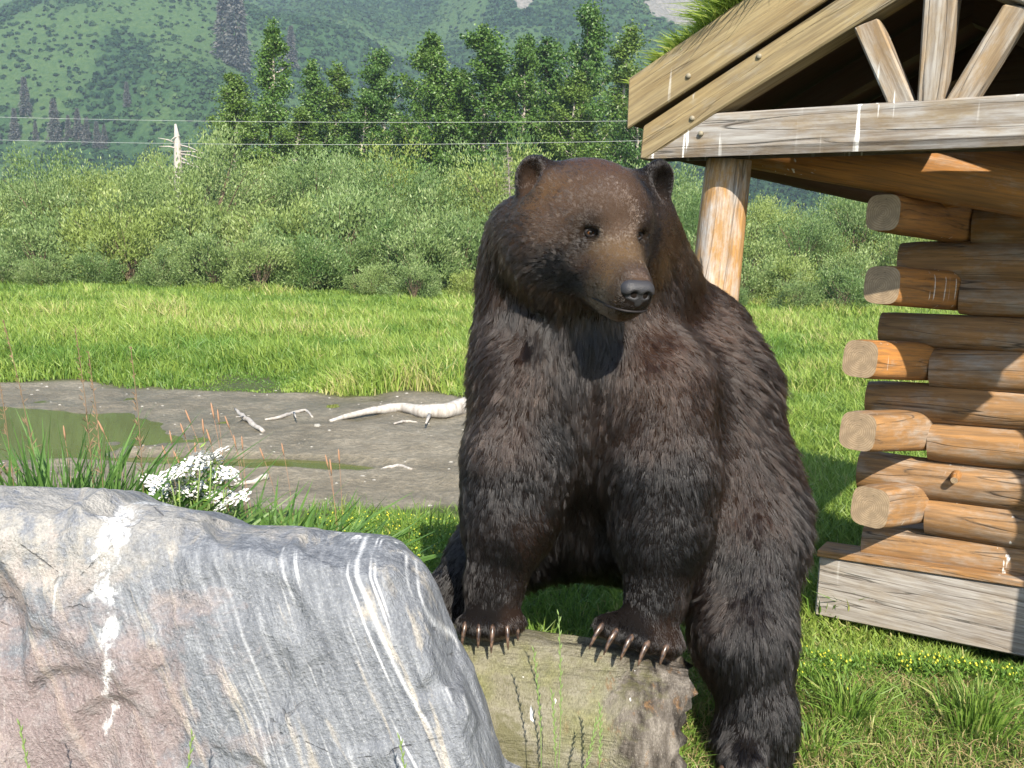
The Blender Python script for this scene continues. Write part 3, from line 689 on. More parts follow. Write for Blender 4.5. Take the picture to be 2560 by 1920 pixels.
# ------------------------------------------------------------------ fallen log under the paws
def build_fallen_log():
    a = np.array(at(1010, 1790, 2.62)); b = np.array(at(1700, 1850, 2.50)); top = at(1330, 1590, 2.58)
    r_ = .235; a[2] = top[2]-r_; b[2] = top[2]-r_-.015
    ex = (b-a)/np.linalg.norm(b-a); Lg = np.linalg.norm(b-a); n, ns = 56, 70
    ey = np.cross((0, 0, 1), ex); ey /= np.linalg.norm(ey); ez_ = np.cross(ex, ey)
    t = np.linspace(0, 1, ns+1); an = np.linspace(0, 2*np.pi, n, endpoint=False)
    Tm, Am = np.meshgrid(t, an, indexing='ij')
    base = np.stack([Tm*Lg*3, np.cos(Am)*2, np.sin(Am)*2], -1)
    rad = r_*(1+.05*noise(base, 1.2, 5, 3)+.022*noise(base*np.array([.5, 1, 1]), 4.5, 7, 3)+.012*noise(base*np.array([.4, 3, 3]), 2.0, 6, 2))
    drop = .040*sstep(.80, 1.0, Tm)*(np.sin(Am) > .2)
    rot = .055*sstep(.15, .55, noise(base, .9, 15, 3))*sstep(.45, .7, Tm); rad = rad-rot-drop*.6
    xx = Tm*Lg
    jag = .05*noise(np.stack([np.cos(Am)*2.2, np.sin(Am)*2.2, Am*0], -1), 1.6, 8, 2)+.012*noise(np.stack([np.cos(Am)*5, np.sin(Am)*5, Am*0], -1), 1.6, 9, 2)
    xx = xx+jag*sstep(.82, 1.0, Tm)
    V = a+xx[..., None]*ex+(rad*np.cos(Am))[..., None]*ey+(rad*np.sin(Am))[..., None]*ez_
    V = V.reshape(-1, 3); i = np.arange(ns)[:, None]*n; j = np.arange(n)[None]; j2 = (j+1) % n
    F = np.stack([i+j, i+j2, i+n+j2, i+n+j], -1).reshape(-1, 4)
    # broken end: rings stepping into the hollow
    rings = [V]; nv = len(V); last = V[-n:]; FF = [F]; cen = last.mean(0)
    for kq, (sc, dx) in enumerate(((.86, -.03), (.6, .012), (.3, -.03))):
        rg_ = cen+(last-cen)*sc+ex*(dx+.02*noise(last*9+kq, 2.0, kq, 2))[:, None]
        rings.append(rg_); b0 = (nv-n if kq == 0 else nv+(kq-1)*n); b1 = nv+kq*n; jj = np.arange(n)
        FF.append(np.stack([b0+jj, b0+(jj+1) % n, b1+(jj+1) % n, b1+jj], 1))
    V = np.concatenate(rings+[cen[None]-ex*.03]); c_ = len(V)-1; b1 = nv+2*n; jj = np.arange(n)
    f3 = np.stack([b1+jj, b1+(jj+1) % n, np.full(n, c_)], 1)
    jj0 = np.arange(n); V = np.concatenate([V, [a]]); f3 = np.concatenate([f3, np.stack([np.full(n, len(V)-1), (jj0+1) % n, jj0], 1)])
    loc = V-a; L3 = np.stack([loc@ex, loc@ey, loc@ez_], 1)
    me = mesh_np('fallen_log', L3, [np.concatenate(FF), f3], True)
    M = Mat('rotting_log'); o = M.obj()
    g = M.noise(M.mapv(o, (3, 40, 40)), 1.0, 5, .6, .3); w = M.noise(o, 7.0, 5, .65, .3); w2 = M.noise(M.mapv(o, loc=(4, 2, 1)), 3.5, 4, .6, .2); f_ = M.noise(o, 60.0, 4, .6)
    sx = M.n('ShaderNodeSeparateXYZ', Vector=o)
    c = M.ramp(w, [(.25, (.13, .118, .078)), (.5, (.195, .178, .128)), (.75, (.255, .236, .185))])
    c = M.mix(M.ramp(w2, [(.42, 0.0), (.56, .85)]), c, M.ramp(f_, [(.35, (.10, .105, .035)), (.65, (.20, .195, .085))]))     # moss and lichen
    e = M.math('ADD', M.math('MULTIPLY', M.math('SUBTRACT', sx.outputs[0], Lg-.21), 5.0), M.math('MULTIPLY', M.math('SUBTRACT', w, .5), 2.2))
    gv = M.noise(M.mapv(o, (34, 20, 3.5)), 1.0, 4, .55, .1)
    c = M.mix(M.ramp(e, [(.0, 0.0), (.35, 1.0)]), c, M.ramp(gv, [(.34, (.025, .020, .016)), (.5, (.10, .085, .07)), (.68, (.20, .175, .145))]))
    bb = M.noise(M.mapv(o, (1.6, 1, 1), loc=(9, 3, 2)), 15.0, 6, .7, .3)
    br_ = M.math('MULTIPLY', M.ramp(bb, [(.57, 0.0), (.66, 1.0)]), M.ramp(e, [(-.0, .0), (.02, .9)]) if False else M.ramp(M.math('ADD', e, .9), [(.1, 0.0), (.6, 1.0)]))
    c = M.mix(M.math('MULTIPLY', br_, .75), c, M.ramp(f_, [(.35, (.085, .042, .018)), (.65, (.22, .125, .055))]))
    sp_ = M.noise(M.mapv(o, (3, 1, 1)), 120.0, 4, .7); c = M.mix(M.ramp(sp_, [(.36, .55), (.52, 0.0)]), c, (.05, .042, .028)); c = M.mix(M.ramp(sp_, [(.58, 0.0), (.72, .4)]), c, (.42, .39, .32))
    dkm = M.math('MULTIPLY', M.ramp(M.math('ADD', w2, M.math('MULTIPLY', M.math('SUBTRACT', f_, .5), .25)), [(.34, 1.0), (.44, 0.0)]), .75)
    c = M.mix(dkm, c, (.09, .085, .035))
    ds = M.noise(M.mapv(M.pos(), (40, 40, 3.0)), 1.0, 2); c = M.mix(M.ramp(ds, [(.735, 0.0), (.76, .9)]), c, (.75, .74, .7))
    hgt = M.math('ADD', M.math('ADD', g, M.math('MULTIPLY', w, 1.2)), M.math('ADD', M.math('MULTIPLY', f_, .35), M.math('MULTIPLY', M.math('MULTIPLY', gv, .6), M.ramp(e, [(.0, 0.0), (.35, 1.0)]))))
    mt = M.end(M.bsdf(c, .85, M.bump(M.math('ADD', hgt, M.math('MULTIPLY', sp_, .3)), .9, .016), .2))
    Mx = Matrix(((ex[0], ey[0], ez_[0], a[0]), (ex[1], ey[1], ez_[1], a[1]), (ex[2], ey[2], ez_[2], a[2]), (0, 0, 0, 1)))
    ob = link('fallen_log', me, mt, None, Mx)
    return tag(ob, 'weathered mossy fallen log with a broken rotten end, under the bear\'s front paws', 'log')
fallen_log = build_fallen_log()
# ------------------------------------------------------------------ foliage helpers
def leaves(P, D, ln, wd, fold=.25):
    """diamond leaves at P pointing along D"""
    n = len(P); D = D/(np.linalg.norm(D, axis=1)[:, None]+1e-9)
    S = np.cross(D, rng.normal(0, 1, (n, 3))); S /= np.linalg.norm(S, axis=1)[:, None]+1e-9
    Nn = np.cross(S, D); ln = np.broadcast_to(ln, (n,))[:, None]; wd = np.broadcast_to(wd, (n,))[:, None]
    V = np.stack([P, P+D*ln*.45+S*wd+Nn*wd*fold, P+D*ln, P+D*ln*.45-S*wd+Nn*wd*fold], 1).reshape(-1, 3)
    b = np.arange(n)*4; return V, np.stack([b, b+1, b+2, b+3], 1)
def leaf_mesh(name, P, D, ln, wd, var, fold=.25):
    V, F = leaves(P, D, ln, wd, fold); me = mesh_np(name, V, F); vattr(me, 'var', np.repeat(np.clip(var, 0, 1), 4)); return me
M = Mat('pale_bark'); p = M.obj(); n1 = M.noise(M.mapv(p, (3, 3, .8)), 2.0, 4)
m_bark = M.end(M.bsdf(M.ramp(n1, [(.35, (.20, .17, .13)), (.6, (.46, .42, .36))]), .85))
M = Mat('twig_bark'); m_twig = M.end(M.bsdf((.13, .095, .06), .85))
m_cot = leaf_mat('cottonwood_leaf', (.045, .105, .016), (.120, .215, .038), .32, .42, (.24, .32, .10), .4, ((.045, .105, .028), (.09, .16, .03), (.17, .23, .045)))
m_wil = leaf_mat('willow_leaf', (.080, .145, .036), (.205, .285, .090), .32, .48, (.36, .42, .20), .4, ((.055, .125, .026), (.215, .275, .115), (.28, .32, .045)))
m_ald = leaf_mat('alder_thicket', (.009, .028, .012), (.030, .064, .022), .10, .8, (.058, .095, .032), .1)
m_spr = leaf_mat('dying_spruce', (.050, .060, .052), (.090, .092, .082), .05, .8, (.13, .115, .105), .1)

# ------------------------------------------------------------------ thicket on the mountain
def build_thicket():
    n = 62000; y = np.sqrt(rng.uniform(325**2, 830**2, n)); x = y*rng.uniform(-.72, .62, n)
    md = meadow(x, y); rk = rockmask(x, y); keep = (rng.random(n) > md*.72) & (rk < .35+.3*rng.random(n)); x, y, md = x[keep][:38000], y[keep][:38000], md[keep][:38000]; n = len(x); z = mheight(x, y)
    m_ = 10; sc = rng.uniform(1.0, 2.7, n)*(1-.35*md)
    az = rng.uniform(0, 2*np.pi, (n, m_)); ph = np.arccos(rng.uniform(-.1, 1, (n, m_))); rr = sc[:, None]*rng.uniform(.45, 1, (n, m_))
    D = np.stack([np.sin(ph)*np.cos(az), np.sin(ph)*np.sin(az), .8*np.cos(ph)], -1); P = (D*rr[..., None]+np.stack([x, y, z], 1)[:, None]).reshape(-1, 3)
    D2 = np.cross(D.reshape(-1, 3), rng.normal(0, 1, (n*m_, 3)))+.35*rng.normal(0, 1, (n*m_, 3))
    base = .35+.35*noise(np.stack([x, y], 1), 1/45., 61, 3)+.18*rng.normal(0, 1, n)
    S2 = np.repeat(sc, m_)
    D2 /= np.linalg.norm(D2, axis=1)[:, None]
    Sd = np.cross(D2, D.reshape(-1, 3)); Sd /= np.linalg.norm(Sd, axis=1)[:, None]+1e-9
    ln = (S2*.62)[:, None]; V = np.stack([P-D2*ln, P+Sd*ln*.8, P+D2*ln, P-Sd*ln*.8], 1).reshape(-1, 3); q = np.arange(n*m_)*4
    me = mesh_np('alder_thicket', V, np.stack([q, q+1, q+2, q+3], 1))
    vattr(me, 'var', np.repeat(np.clip(np.repeat(base, m_)+.10*rng.normal(0, 1, n*m_), 0, 1), 4))
    o = link('alder_thicket', me, m_ald); tag(o, 'dense dark green shrubs covering the mountainside', 'shrubs', kind='stuff')
build_thicket()
def onmount(u, v):
    d = ray(u, v); Ys = np.linspace(315, 1150, 1700); P = CAM+d[None]*(Ys/d[1])[:, None]
    h = mheight(P[:, 0], P[:, 1]); i = np.argmax(P[:, 2] < h)
    return P[i]
def spruce_proto():
    s = thing('spruce_tree', 'grey dying spruce tree standing on the mountainside', 'tree', (0, 0, 0), 'spruces on the mountainside')
    link('trunk', MB().tube([(0, 0, -.03), (0, 0, .5), (0, 0, .98)], [.012, .008, .002], 6).mesh('spruce_trunk', True), m_twig, s)
    n = 1500; h = rng.uniform(.06, 1, n)**.9; tier = np.round(h*17)/17; hh = np.clip(.6*h+.4*tier, .04, 1)
    az = rng.uniform(0, 2*np.pi, n); rad = .165*(1-hh)**.85*rng.uniform(.3, 1.05, n)*(1+.25*np.sin(az*2+hh*20))
    P = np.stack([rad*np.cos(az), rad*np.sin(az), hh-rad*.35], 1); D = np.stack([np.cos(az), np.sin(az), np.full(n, -.45)], 1)+.3*rng.normal(0, 1, (n, 3))
    link('crown', leaf_mesh('spruce_crown', P, D, .07, .014, rng.random(n)), m_spr, s); return s
spr = [spruce_proto()]
first = True
for (u, vb, vt) in [(64, 292, 190), (38, 352, 268), (138, 358, 243), (196, 352, 268), (218, 362, 290), (243, 372, 300), (262, 372, 308), (318, 268, 202), (560, 150, -30), (592, 170, -60), (578, 165, 60), (728, 172, 62), (-6, 360, 300), (172, 352, 285), (90, 352, 300), (705, 178, 110), (610, 182, 95)]:
    b = onmount(u, vb); t = at(u, vt, b[1]); H_ = max(t[2]-b[2], 5)
    if first: o = spr[0]; o.matrix_basis = Matrix.Translation(Vector(b-(0, 0, .5))) @ Matrix.Diagonal((H_*.95, H_*.95, H_, 1)); first = False
    else: dup(spr[0], b-(0, 0, .5), rng.uniform(0, 6), np.array([H_*.95, H_*.95, H_]))

# ------------------------------------------------------------------ cottonwoods
def cottonwood(kind, seed):
    r2 = np.random.default_rng(seed); H_ = 1.0
    o = thing('cottonwood_tree', 'tall leafy cottonwood', 'tree', (0, 0, 0), 'cottonwoods behind the willow thicket')
    tr = MB(); t = np.linspace(0, 1, 9); bend = np.cumsum(r2.normal(0, .006, (9, 2)), 0)
    TP = np.c_[bend, t*.97]; tr.tube(TP, .0125*(1-t)**.8+.0015, 8)
    cl = []; w = {0: .20, 1: .225, 2: .135}[kind]
    for i in range({0: 60, 1: 80, 2: 52}[kind]):
        h = .04+.92*(i+r2.random())/{0: 60, 1: 80, 2: 52}[kind]; az = r2.uniform(0, 2*np.pi); prof = (min(1, (1-h)/.78)**.85)*(.75+.25*min(1, h/.25))
        if kind == 0 and h > .52: prof *= .72
        L_ = w*prof*r2.uniform(.55, 1.2)+.012; el = r2.uniform(.5, 1.0)
        b0 = np.array([np.interp(h, t, TP[:, 0]), np.interp(h, t, TP[:, 1]), h*.97]); tip = b0+L_*np.array([math.cos(az)*math.cos(el), math.sin(az)*math.cos(el), math.sin(el)*.95])*1.15
        mid = .5*(b0+tip)+(0, 0, -.008); tr.tube([b0, mid, tip], [.0032, .002, .0008], 5, cap=False)
        for q in np.linspace(.45, 1.0, 4): cl.append(b0+(tip-b0)*q+r2.normal(0, .008, 3))
    cl.append(TP[-1]); cl.append(TP[-1]-(0, 0, .03)); cl = np.array(cl)
    link('trunk', tr.mesh('cottonwood_trunk', True), m_bark, o)
    nl = {0: 13000, 1: 20000, 2: 11000}[kind]
    c = r2.integers(0, len(cl), nl); cs = np.exp(r2.normal(0, .35, len(cl)))[c]
    P = cl[c]+r2.normal(0, 1, (nl, 3))*np.array([.018, .018, .016])*cs[:, None]*(.55+.6*(1-cl[c][:, 2:3]))
    D = r2.normal(0, 1, (nl, 3))+np.array([0, 0, -.3]); var = np.clip(.38+.2*r2.normal(0, 1, len(cl))[c]+.2*r2.normal(0, 1, nl), 0, 1)
    link('crown', leaf_mesh('cottonwood_crown', P, D, .0125, .0048, var), m_cot, o); return o
protos = [cottonwood(0, 11), cottonwood(1, 12), cottonwood(1, 13), cottonwood(2, 14), cottonwood(2, 15)]
used = set()
trees = [ # u, top v, distance, prototype, width factor, label
    (668, 42, 72, 0, 1.05, 'cottonwood with a thin bare-stemmed top, standing nearest the snag'), (775, 140, 78, 3, 1.0, 'slim pale cottonwood beside the bare-stemmed one'),
    (846, 146, 80, 4, 1.15, 'slim olive green cottonwood with a rounded top'), (955, 110, 82, 1, .95, 'bluish green cottonwood behind darker crowns'),
    (1052, 72, 74, 2, .95, 'cottonwood with a pale wispy top above a dense green crown'), (1222, 62, 75, 1, 1.15, 'broad pointed cottonwood with the widest dense crown'),
    (1318, 68, 77, 2, .80, 'narrow cottonwood, left one of a twin-topped pair'), (1362, 80, 79, 3, 1.1, 'narrow cottonwood, right one of a twin-topped pair'),
    (1470, 2, 74, 1, .82, 'tallest cottonwood, its top reaching highest on the mountain'), (1556, 50, 80, 4, 1.0, 'grey green cottonwood next to the hut roof'),
    (590, 178, 70, 2, 1.0, 'low bushy cottonwood leaning on the bare-stemmed one'), (1135, 165, 76, 2, 1.0, 'short cottonwood filling the gap between two tall crowns'),
    (905, 225, 72, 1, 1.15, 'short dark cottonwood in front of the bluish one'), (1420, 165, 72, 2, 1.0, 'short dark cottonwood at the foot of the tallest one'),
    (740, 265, 70, 1, 1.2, 'squat cottonwood under the slim pale ones'), (1590, 190, 72, 2, .9, 'short cottonwood half hidden by the hut eave')]
for i, (u, vt, Yt, k, wf, lab) in enumerate(trees):
    top = at(u, vt, Yt); zb = float(height(top[0], top[1]))-.1; H_ = top[2]-zb
    sc = np.array([(1.0 if k == 0 else 1.22)*(H_*wf if H_ > 14 else max(H_, 12)*wf)]*2+[H_])
    if k in used: dup(protos[k], (top[0], top[1], zb), rng.uniform(0, 6), sc, lab)
    else:
        used.add(k); o = protos[k]; o['label'] = lab; o.matrix_basis = Matrix.Translation(Vector((top[0], top[1], zb))) @ Matrix.Diagonal((*sc, 1))

# ------------------------------------------------------------------ willow thicket
def willow(seed, full=7000, lf=1.0):
    r2 = np.random.default_rng(seed); o = thing('willow_bush', 'silvery green willow bush in the thicket beyond the meadow', 'bush', (0, 0, 0), 'willow bushes of the thicket')
    st = MB(); cl = []
    for i in range(15):
        az = r2.uniform(0, 2*np.pi); out = r2.uniform(.15, .62); h = r2.uniform(.7, 1.05)*(1-.35*out)
        t = np.linspace(0, 1, 5)[:, None]; tip = np.array([out*math.cos(az), out*math.sin(az), h]); pts = t*tip+np.c_[np.zeros((5, 2)), .10*np.sin(t*np.pi)]
        st.tube(pts, .010*(1-.8*t[:, 0]), 5, cap=False)
    link('stem', st.mesh('willow_stem', True), m_twig, o)
    nc = 52 if lf == 1 else 80; az = r2.uniform(0, 2*np.pi, nc); ph = np.arccos(r2.uniform(.02, 1, nc)); rr = r2.uniform(.72, 1.08, nc)*(1+.16*np.sin(3*az+seed))
    cl = np.stack([.62*rr*np.sin(ph)*np.cos(az), .62*rr*np.sin(ph)*np.sin(az), .10+.84*rr*np.cos(ph)], 1)
    c = r2.integers(0, nc, full); P = cl[c]+r2.normal(0, 1, (full, 3))*np.array([.080, .080, .075]); P[:, 2] = np.abs(P[:, 2])
    D = (P-np.array([0, 0, .35]))*.9+np.array([0, 0, .75])+.45*r2.normal(0, 1, (full, 3))
    var = np.clip(.42+.16*r2.normal(0, 1, nc)[c]+.22*r2.normal(0, 1, full), 0, 1)
    link('foliage', leaf_mesh('willow_foliage', P, D, r2.uniform(.045, .075, full)*lf, .0105*lf, var), m_wil, o); return o
wp_ = [willow(s) for s in (21, 22, 23, 24, 25)]+[willow(s, 15000, .58) for s in (31, 32, 33, 34)]; wused = set(); nW = 0
for Yw, hw, dx in ((33.2, 1.75, 2.0), (36.0, 2.5, 2.3), (39.5, 3.1, 2.7), (43.5, 3.9, 3.0), (48.0, 4.8, 3.5), (53.0, 5.8, 4.0)):
    x = -.64*Yw
    while x < .62*Yw:
        xx = x+rng.uniform(-.3, .3)*dx; yy = Yw+rng.uniform(-1.5, 1.5); x += dx*rng.uniform(.8, 1.15); d = xx/yy
        if d > .60: continue
        h_ = hw*rng.uniform(.66, 1.28)
        if d > .16: h_ *= .80
        if d < -.36 and Yw > 40: h_ *= .92
        if abs(d+.383) < .035 and 37 < Yw < 47: h_ = hw*1.16
        k = rng.integers(0, 5) if Yw < 42 else 5+rng.integers(0, 4); loc = (xx, yy, float(height(xx, yy))-.04); sc = np.array([h_*1.06, h_*1.06, h_])
        if k in wused: dup(wp_[k], loc, rng.uniform(0, 6), sc)
        else:
            wused.add(k); wp_[k].matrix_basis = Matrix.Translation(Vector(loc)) @ Matrix.Diagonal((*sc, 1))
        nW += 1
print('willows', nW)
# ------------------------------------------------------------------ snag, dead spruce, wires
M = Mat('bleached_wood'); p = M.obj(); n1 = M.noise(M.mapv(p, (6, 6, 1)), 4.0, 4)
m_dead = M.end(M.bsdf(M.ramp(n1, [(.3, (.24, .21, .18)), (.7, (.42, .395, .355))]), .8))
M = Mat('dead_twig'); m_greyd = M.end(M.bsdf((.20, .17, .145), .9))
def snag():
    Ys = 47.; b = at(446, 432, Ys); t = at(441, 310, Ys); zb = float(height(b[0], b[1]))
    o = thing('dead_snag', 'broken white dead tree trunk with bare side branches above the willows', 'dead tree', (b[0], b[1], zb))
    mb = MB().tube([(b[0]+.05, Ys, zb), b, .5*(b+t)+(.02, 0, 0), .25*b+.75*t, t+(-.05, 0, 0)], [.27, .23, .19, .14, .05], 10)
    link('trunk', mb.mesh('snag_trunk', True), m_dead, o)
    for (u0, v0, u1, v1) in ((445, 360, 395, 345), (447, 372, 398, 366), (446, 362, 500, 380), (450, 385, 505, 397), (448, 340, 425, 352), (450, 405, 488, 418), (452, 395, 498, 420), (447, 380, 512, 383)):
        a, c = at(u0, v0, Ys), at(u1, v1, Ys-.4); link('branch', MB().tube([a, .5*(a+c)+(0, 0, .06), c], [.06, .035, .012], 6).mesh('snag_branch', True), m_dead, o)
snag()
def dead_spruce():
    Ys = 40.; b = at(1290, 560, Ys); t = at(1268, 352, Ys); zb = float(height(b[0], b[1])); b[2] = zb
    o = thing('dead_spruce', 'bare grey little dead spruce beside the bear\'s ear', 'dead tree', tuple(b)); link('trunk', MB().tube([b, .5*(b+t), t], [.045, .035, .01], 7).mesh('dead_spruce_trunk', True), m_greyd, o)
    tw = MB()
    for i in range(150):
        q = rng.uniform(.35, .95); p0 = b+(t-b)*q; az = rng.uniform(0, 6.28); L_ = .85*(1-q)+.12; p1 = p0+L_*np.array([math.cos(az), math.sin(az), -.05+.25*rng.normal()])
        tw.tube([p0, .5*(p0+p1)+(0, 0, .03), p1], [.012, .008, .003], 4, cap=False)
    link('twigs', tw.mesh('dead_spruce_twigs'), m_greyd, o)
dead_spruce()
M = Mat('wire_metal'); m_wire = M.end(M.bsdf((.36, .37, .37), .5, spec=.5))
def wires():
    Yw = 26.
    rows = [[(-250, 285), (0, 292), (545, 306), (1000, 307), (1590, 300), (2300, 284), (2800, 268)], [(-250, 340), (0, 350), (545, 363), (950, 363), (1590, 350), (2300, 322), (2800, 300)]]
    for k, rw in enumerate(rows):
        us = np.linspace(-250, 2800, 40); c = np.polyfit([a for a, b in rw], [b for a, b in rw], 2); pts = [at(u, np.polyval(c, u), Yw) for u in us]
        o = link('overhead_wire', MB().tube(pts, .0042, 5).mesh('overhead_wire', True), m_wire)
        tag(o, ['upper pale wire strung across in front of the cottonwoods', 'lower pale wire strung across in front of the cottonwoods'][k], 'wire')
    for u in (-250, 2800):
        t = at(u, 262, Yw); zb = float(height(t[0], t[1])); o = link('wire_post', MB().tube([(t[0], Yw, zb-.2), (t[0], Yw, t[2]+.1)], [.09, .07], 10).mesh('wire_post', True), m_dead)
        tag(o, 'grey wooden post carrying the two wires', 'post', 'posts of the wire line')
wires()

# ------------------------------------------------------------------ meadow and near grass
def meadow_grass():
    n = 210000
    y = 11.6+23.5*rng.random(n)**1.25; x = y*rng.uniform(-.68, .56, n)
    P2 = np.stack([x, y], 1); edge = noise(P2, 1.3, 2, 3)
    ok = (mudmask(x, y) < .35+.2*rng.random(n)); x, y = x[ok], y[ok]; P2 = P2[ok]; n = len(x)
    P = np.c_[x, y, height(x, y)-.01]; cl = noise(P2, .55, 71, 3); c2 = noise(P2, .16, 72, 2)
    h = np.clip((.34+.22*cl+.10*c2)*rng.uniform(.5, 1.35, n), .08, .85)*sstep(11.2, 13.5, y+.5*cl).clip(.22, 1); w = .0045+.00038*y
    c3 = noise(P2, 1.6, 74, 2); var = np.clip(.38+.30*cl+.22*c2+.25*c3+.20*rng.normal(0, 1, n), 0, 1)
    blades('meadow_grass', P, h, w, (-.15, 0, 1), .32, 'grass_field', label='bright green meadow grass between the mud and the willows', var=var)
    # darker sedge tufts
    ctr = [at(u, v, 1) for u, v in ()]
    cs = np.array([onz(u, v, -.45)[:2] for u, v in ((190, 905), (330, 905), (640, 850), (850, 870), (930, 840), (1060, 900), (760, 820), (560, 880), (1880, 900), (1980, 860), (1050, 940))])
    k = rng.integers(0, len(cs), 3800); q = cs[k]+rng.normal(0, 1, (3800, 2))*np.array([.38, .30]); P = np.c_[q, height(q[:, 0], q[:, 1])]
    blades('sedge_tufts', P, rng.uniform(.3, .55, 3800), .009, (0, 0, 1), .45, 'sedge', label='darker sedge tufts dotted through the meadow grass')
    # meadow beside the hut, up to the bear
    n = 95000; y = 3.3+8.8*rng.random(n)**1.5; x = y*rng.uniform(.13, .56, n)+.0; P2 = np.stack([x, y], 1); ok = mudmask(x, y) < .4
    x, y, P2 = x[ok], y[ok], P2[ok]; cl = noise(P2, 1.2, 73, 3); n = len(x)
    P = np.c_[x, y, height(x, y)-.005]; h = np.clip((.15+.012*y+.07*cl)*rng.uniform(.6, 1.3, n), .04, .5)*sstep(3.0, 4.6, y).clip(.45, 1)
    blades('hut_side_grass', P, h, .0028+.0005*y, (-.1, 0, 1), .38, 'grass_field', label='lush green grass behind the bear beside the hut', var=np.clip(.45+.25*cl+.2*rng.normal(0, 1, n), 0, 1))
meadow_grass()
def near_grass():
    # lawn in the right foreground and under the bear
    n = 62000; x = rng.uniform(-.6, 2.35, n); y = 1.75+2.2*rng.random(n)**1.05; P2 = np.stack([x, y], 1)
    cl = noise(P2, 3.2, 81, 3); c2 = noise(P2, 1.1, 82, 2)
    P = np.c_[x, y, height(x, y)-.004]; h = np.clip((.055+.028*cl+.015*c2)*rng.uniform(.5, 1.5, n), .018, .17); h *= np.where((x > -.3) & (x < .5) & (y < 2.75), .8, 1)
    var = np.clip(.42+.30*c2+.28*rng.normal(0, 1, n), 0, 1)
    blades('lawn_grass', P, h, rng.uniform(.0011, .0024, n), (0, 0, 1), .55, 'grass_near', label='short trodden grass around the log and in front of the hut', droop=.5, var=var)
    n = 9000; x = rng.uniform(.55, 2.2, n); y = rng.uniform(1.8, 3.3, n); P = np.c_[x, y, height(x, y)]
    blades('straw_litter', P, rng.uniform(.03, .09, n), .0014, (0, 0, .15), .9, 'grass_straw', label='dry straw scattered in the short grass', droop=.3)
    # bank behind the boulder
    n = 52000; x = rng.uniform(-3.6, .5, n); y = 3.0+3.7*rng.random(n); P2 = np.stack([x, y], 1); cl = noise(P2, 1.6, 83, 3)
    ok = (mudmask(x, y) < .35) & (rng.random(n) < np.clip(.55+.7*cl+1.2*(5.3-y)/2, .03, 1)); x, y, cl = x[ok], y[ok], cl[ok]; n = len(x)
    P = np.c_[x, y, height(x, y)-.004]; h = np.clip((.10+.05*cl)*rng.uniform(.5, 1.5, n), .03, .28)
    blades('bank_grass', P, h, .0030, (0, 0, 1), .45, 'grass_near', label='green grass on the pond bank behind the boulder')
near_grass()
def tuft(name, lab, loc, n, h, w, key, spread=.4, rad=.05, lean=(0, 0, 1), group=None, droop=.5):
    o = thing(name, lab, 'grass', loc, group); q = rng.normal(0, rad, (n, 2)); P = np.c_[loc[0]+q[:, 0], loc[1]+q[:, 1], np.full(n, loc[2]-.01)]
    le = np.array(lean, float)[None]+np.c_[q*spread/rad*.55, np.zeros(n)]
    V, F4, F3, k = blade_geo(P, h*rng.uniform(.55, 1.1, n), w, le, spread*.35, droop)
    me = mesh_np(name, V, [F4, F3]); vattr(me, 'var', np.repeat(np.clip(rng.beta(1.8, 2, n), 0, 1), k)); link('blade_clump', me, gmat(key), o); return o
def gz(u, v): p = onz(u, v, 0.0); p = onz(u, v, float(height(p[0], p[1]))); return p
for (u, v, n, h, sp, lab) in ((2110, 1800, 300, .20, .6, 'long-bladed grass tuft beside the bear\'s hind leg'), (2440, 1830, 260, .25, .5, 'tall upright grass tuft in front of the hut sill'), (2035, 1880, 150, .15, .9, 'flattened grass tuft with broad blades by the bear\'s hind foot'), (1650, 1900, 150, .12, .6, 'small grass tuft below the broken end of the log')):
    tuft('grass_tuft', lab, gz(u, v), n, h, .0028, 'grass_near', sp, .045)
for (u, v, lab) in ((2060, 1560, 'leaning broad grass blades at the end of the hut sill'), (2150, 1570, 'arching grass blades in front of the hut sill')):
    tuft('grass_tuft', lab, gz(u, v), 26, .30, .0045, 'grass_near', .5, .04)
m_weed = leaf_mat('weed_leaf', (.055, .13, .018), (.15, .26, .035), .3, .5, (.36, .40, .06))
m_yel = Mat('yellow_green_bud'); m_yel = m_yel.end(m_yel.bsdf((.42, .42, .04), .7))
def weed_patch(lab, pts, n, h, rad, name='chamomile_patch', bud=True):
    P0 = np.array(pts); c = P0[rng.integers(0, len(P0), n)]+np.c_[rng.normal(0, rad, (n, 2)), np.zeros(n)]; c[:, 2] = height(c[:, 0], c[:, 1]); z = h*rng.random(n)**.8; c[:, 2] += z
    D = rng.normal(0, 1, (n, 3))+np.array([0, 0, .8]); me = leaf_mesh(name, c, D, rng.uniform(.012, .03, n), .0035, rng.beta(2, 2.2, n)); o = link(name, me, m_weed); tag(o, lab, 'weeds', kind='stuff')
    if bud:
        nb = max(12, n//75); i = rng.integers(0, n, nb); mb = MB()
        an = np.linspace(0, 2*np.pi, 6, endpoint=False)
        for j in i:
            p0 = c[j].copy(); p0[2] = height(p0[0], p0[1])+h*rng.uniform(.8, 1.2); s_ = rng.uniform(.004, .0065)
            V = np.concatenate([[p0-(0, 0, s_)], p0+s_*np.c_[np.cos(an), np.sin(an), 0*an], [p0+(0, 0, s_*1.3)]]); F = [(0, 1+(q+1) % 6, 1+q) for q in range(6)]+[(7, 1+q, 1+(q+1) % 6) for q in range(6)]; mb.add(V, F)
        b = link('flower_buds', mb.mesh('buds', True), m_yel, o); b['kind'] = 'stuff'
weed_patch('low chamomile weeds with yellow-green buds along the hut sill', [gz(u, v) for u, v in ((2270, 1650), (2330, 1660), (2400, 1690), (2460, 1700), (2520, 1720), (2300, 1690), (2060, 1660), (2100, 1690), (2200, 1650), (2030, 1720))], 9000, .075, .055)
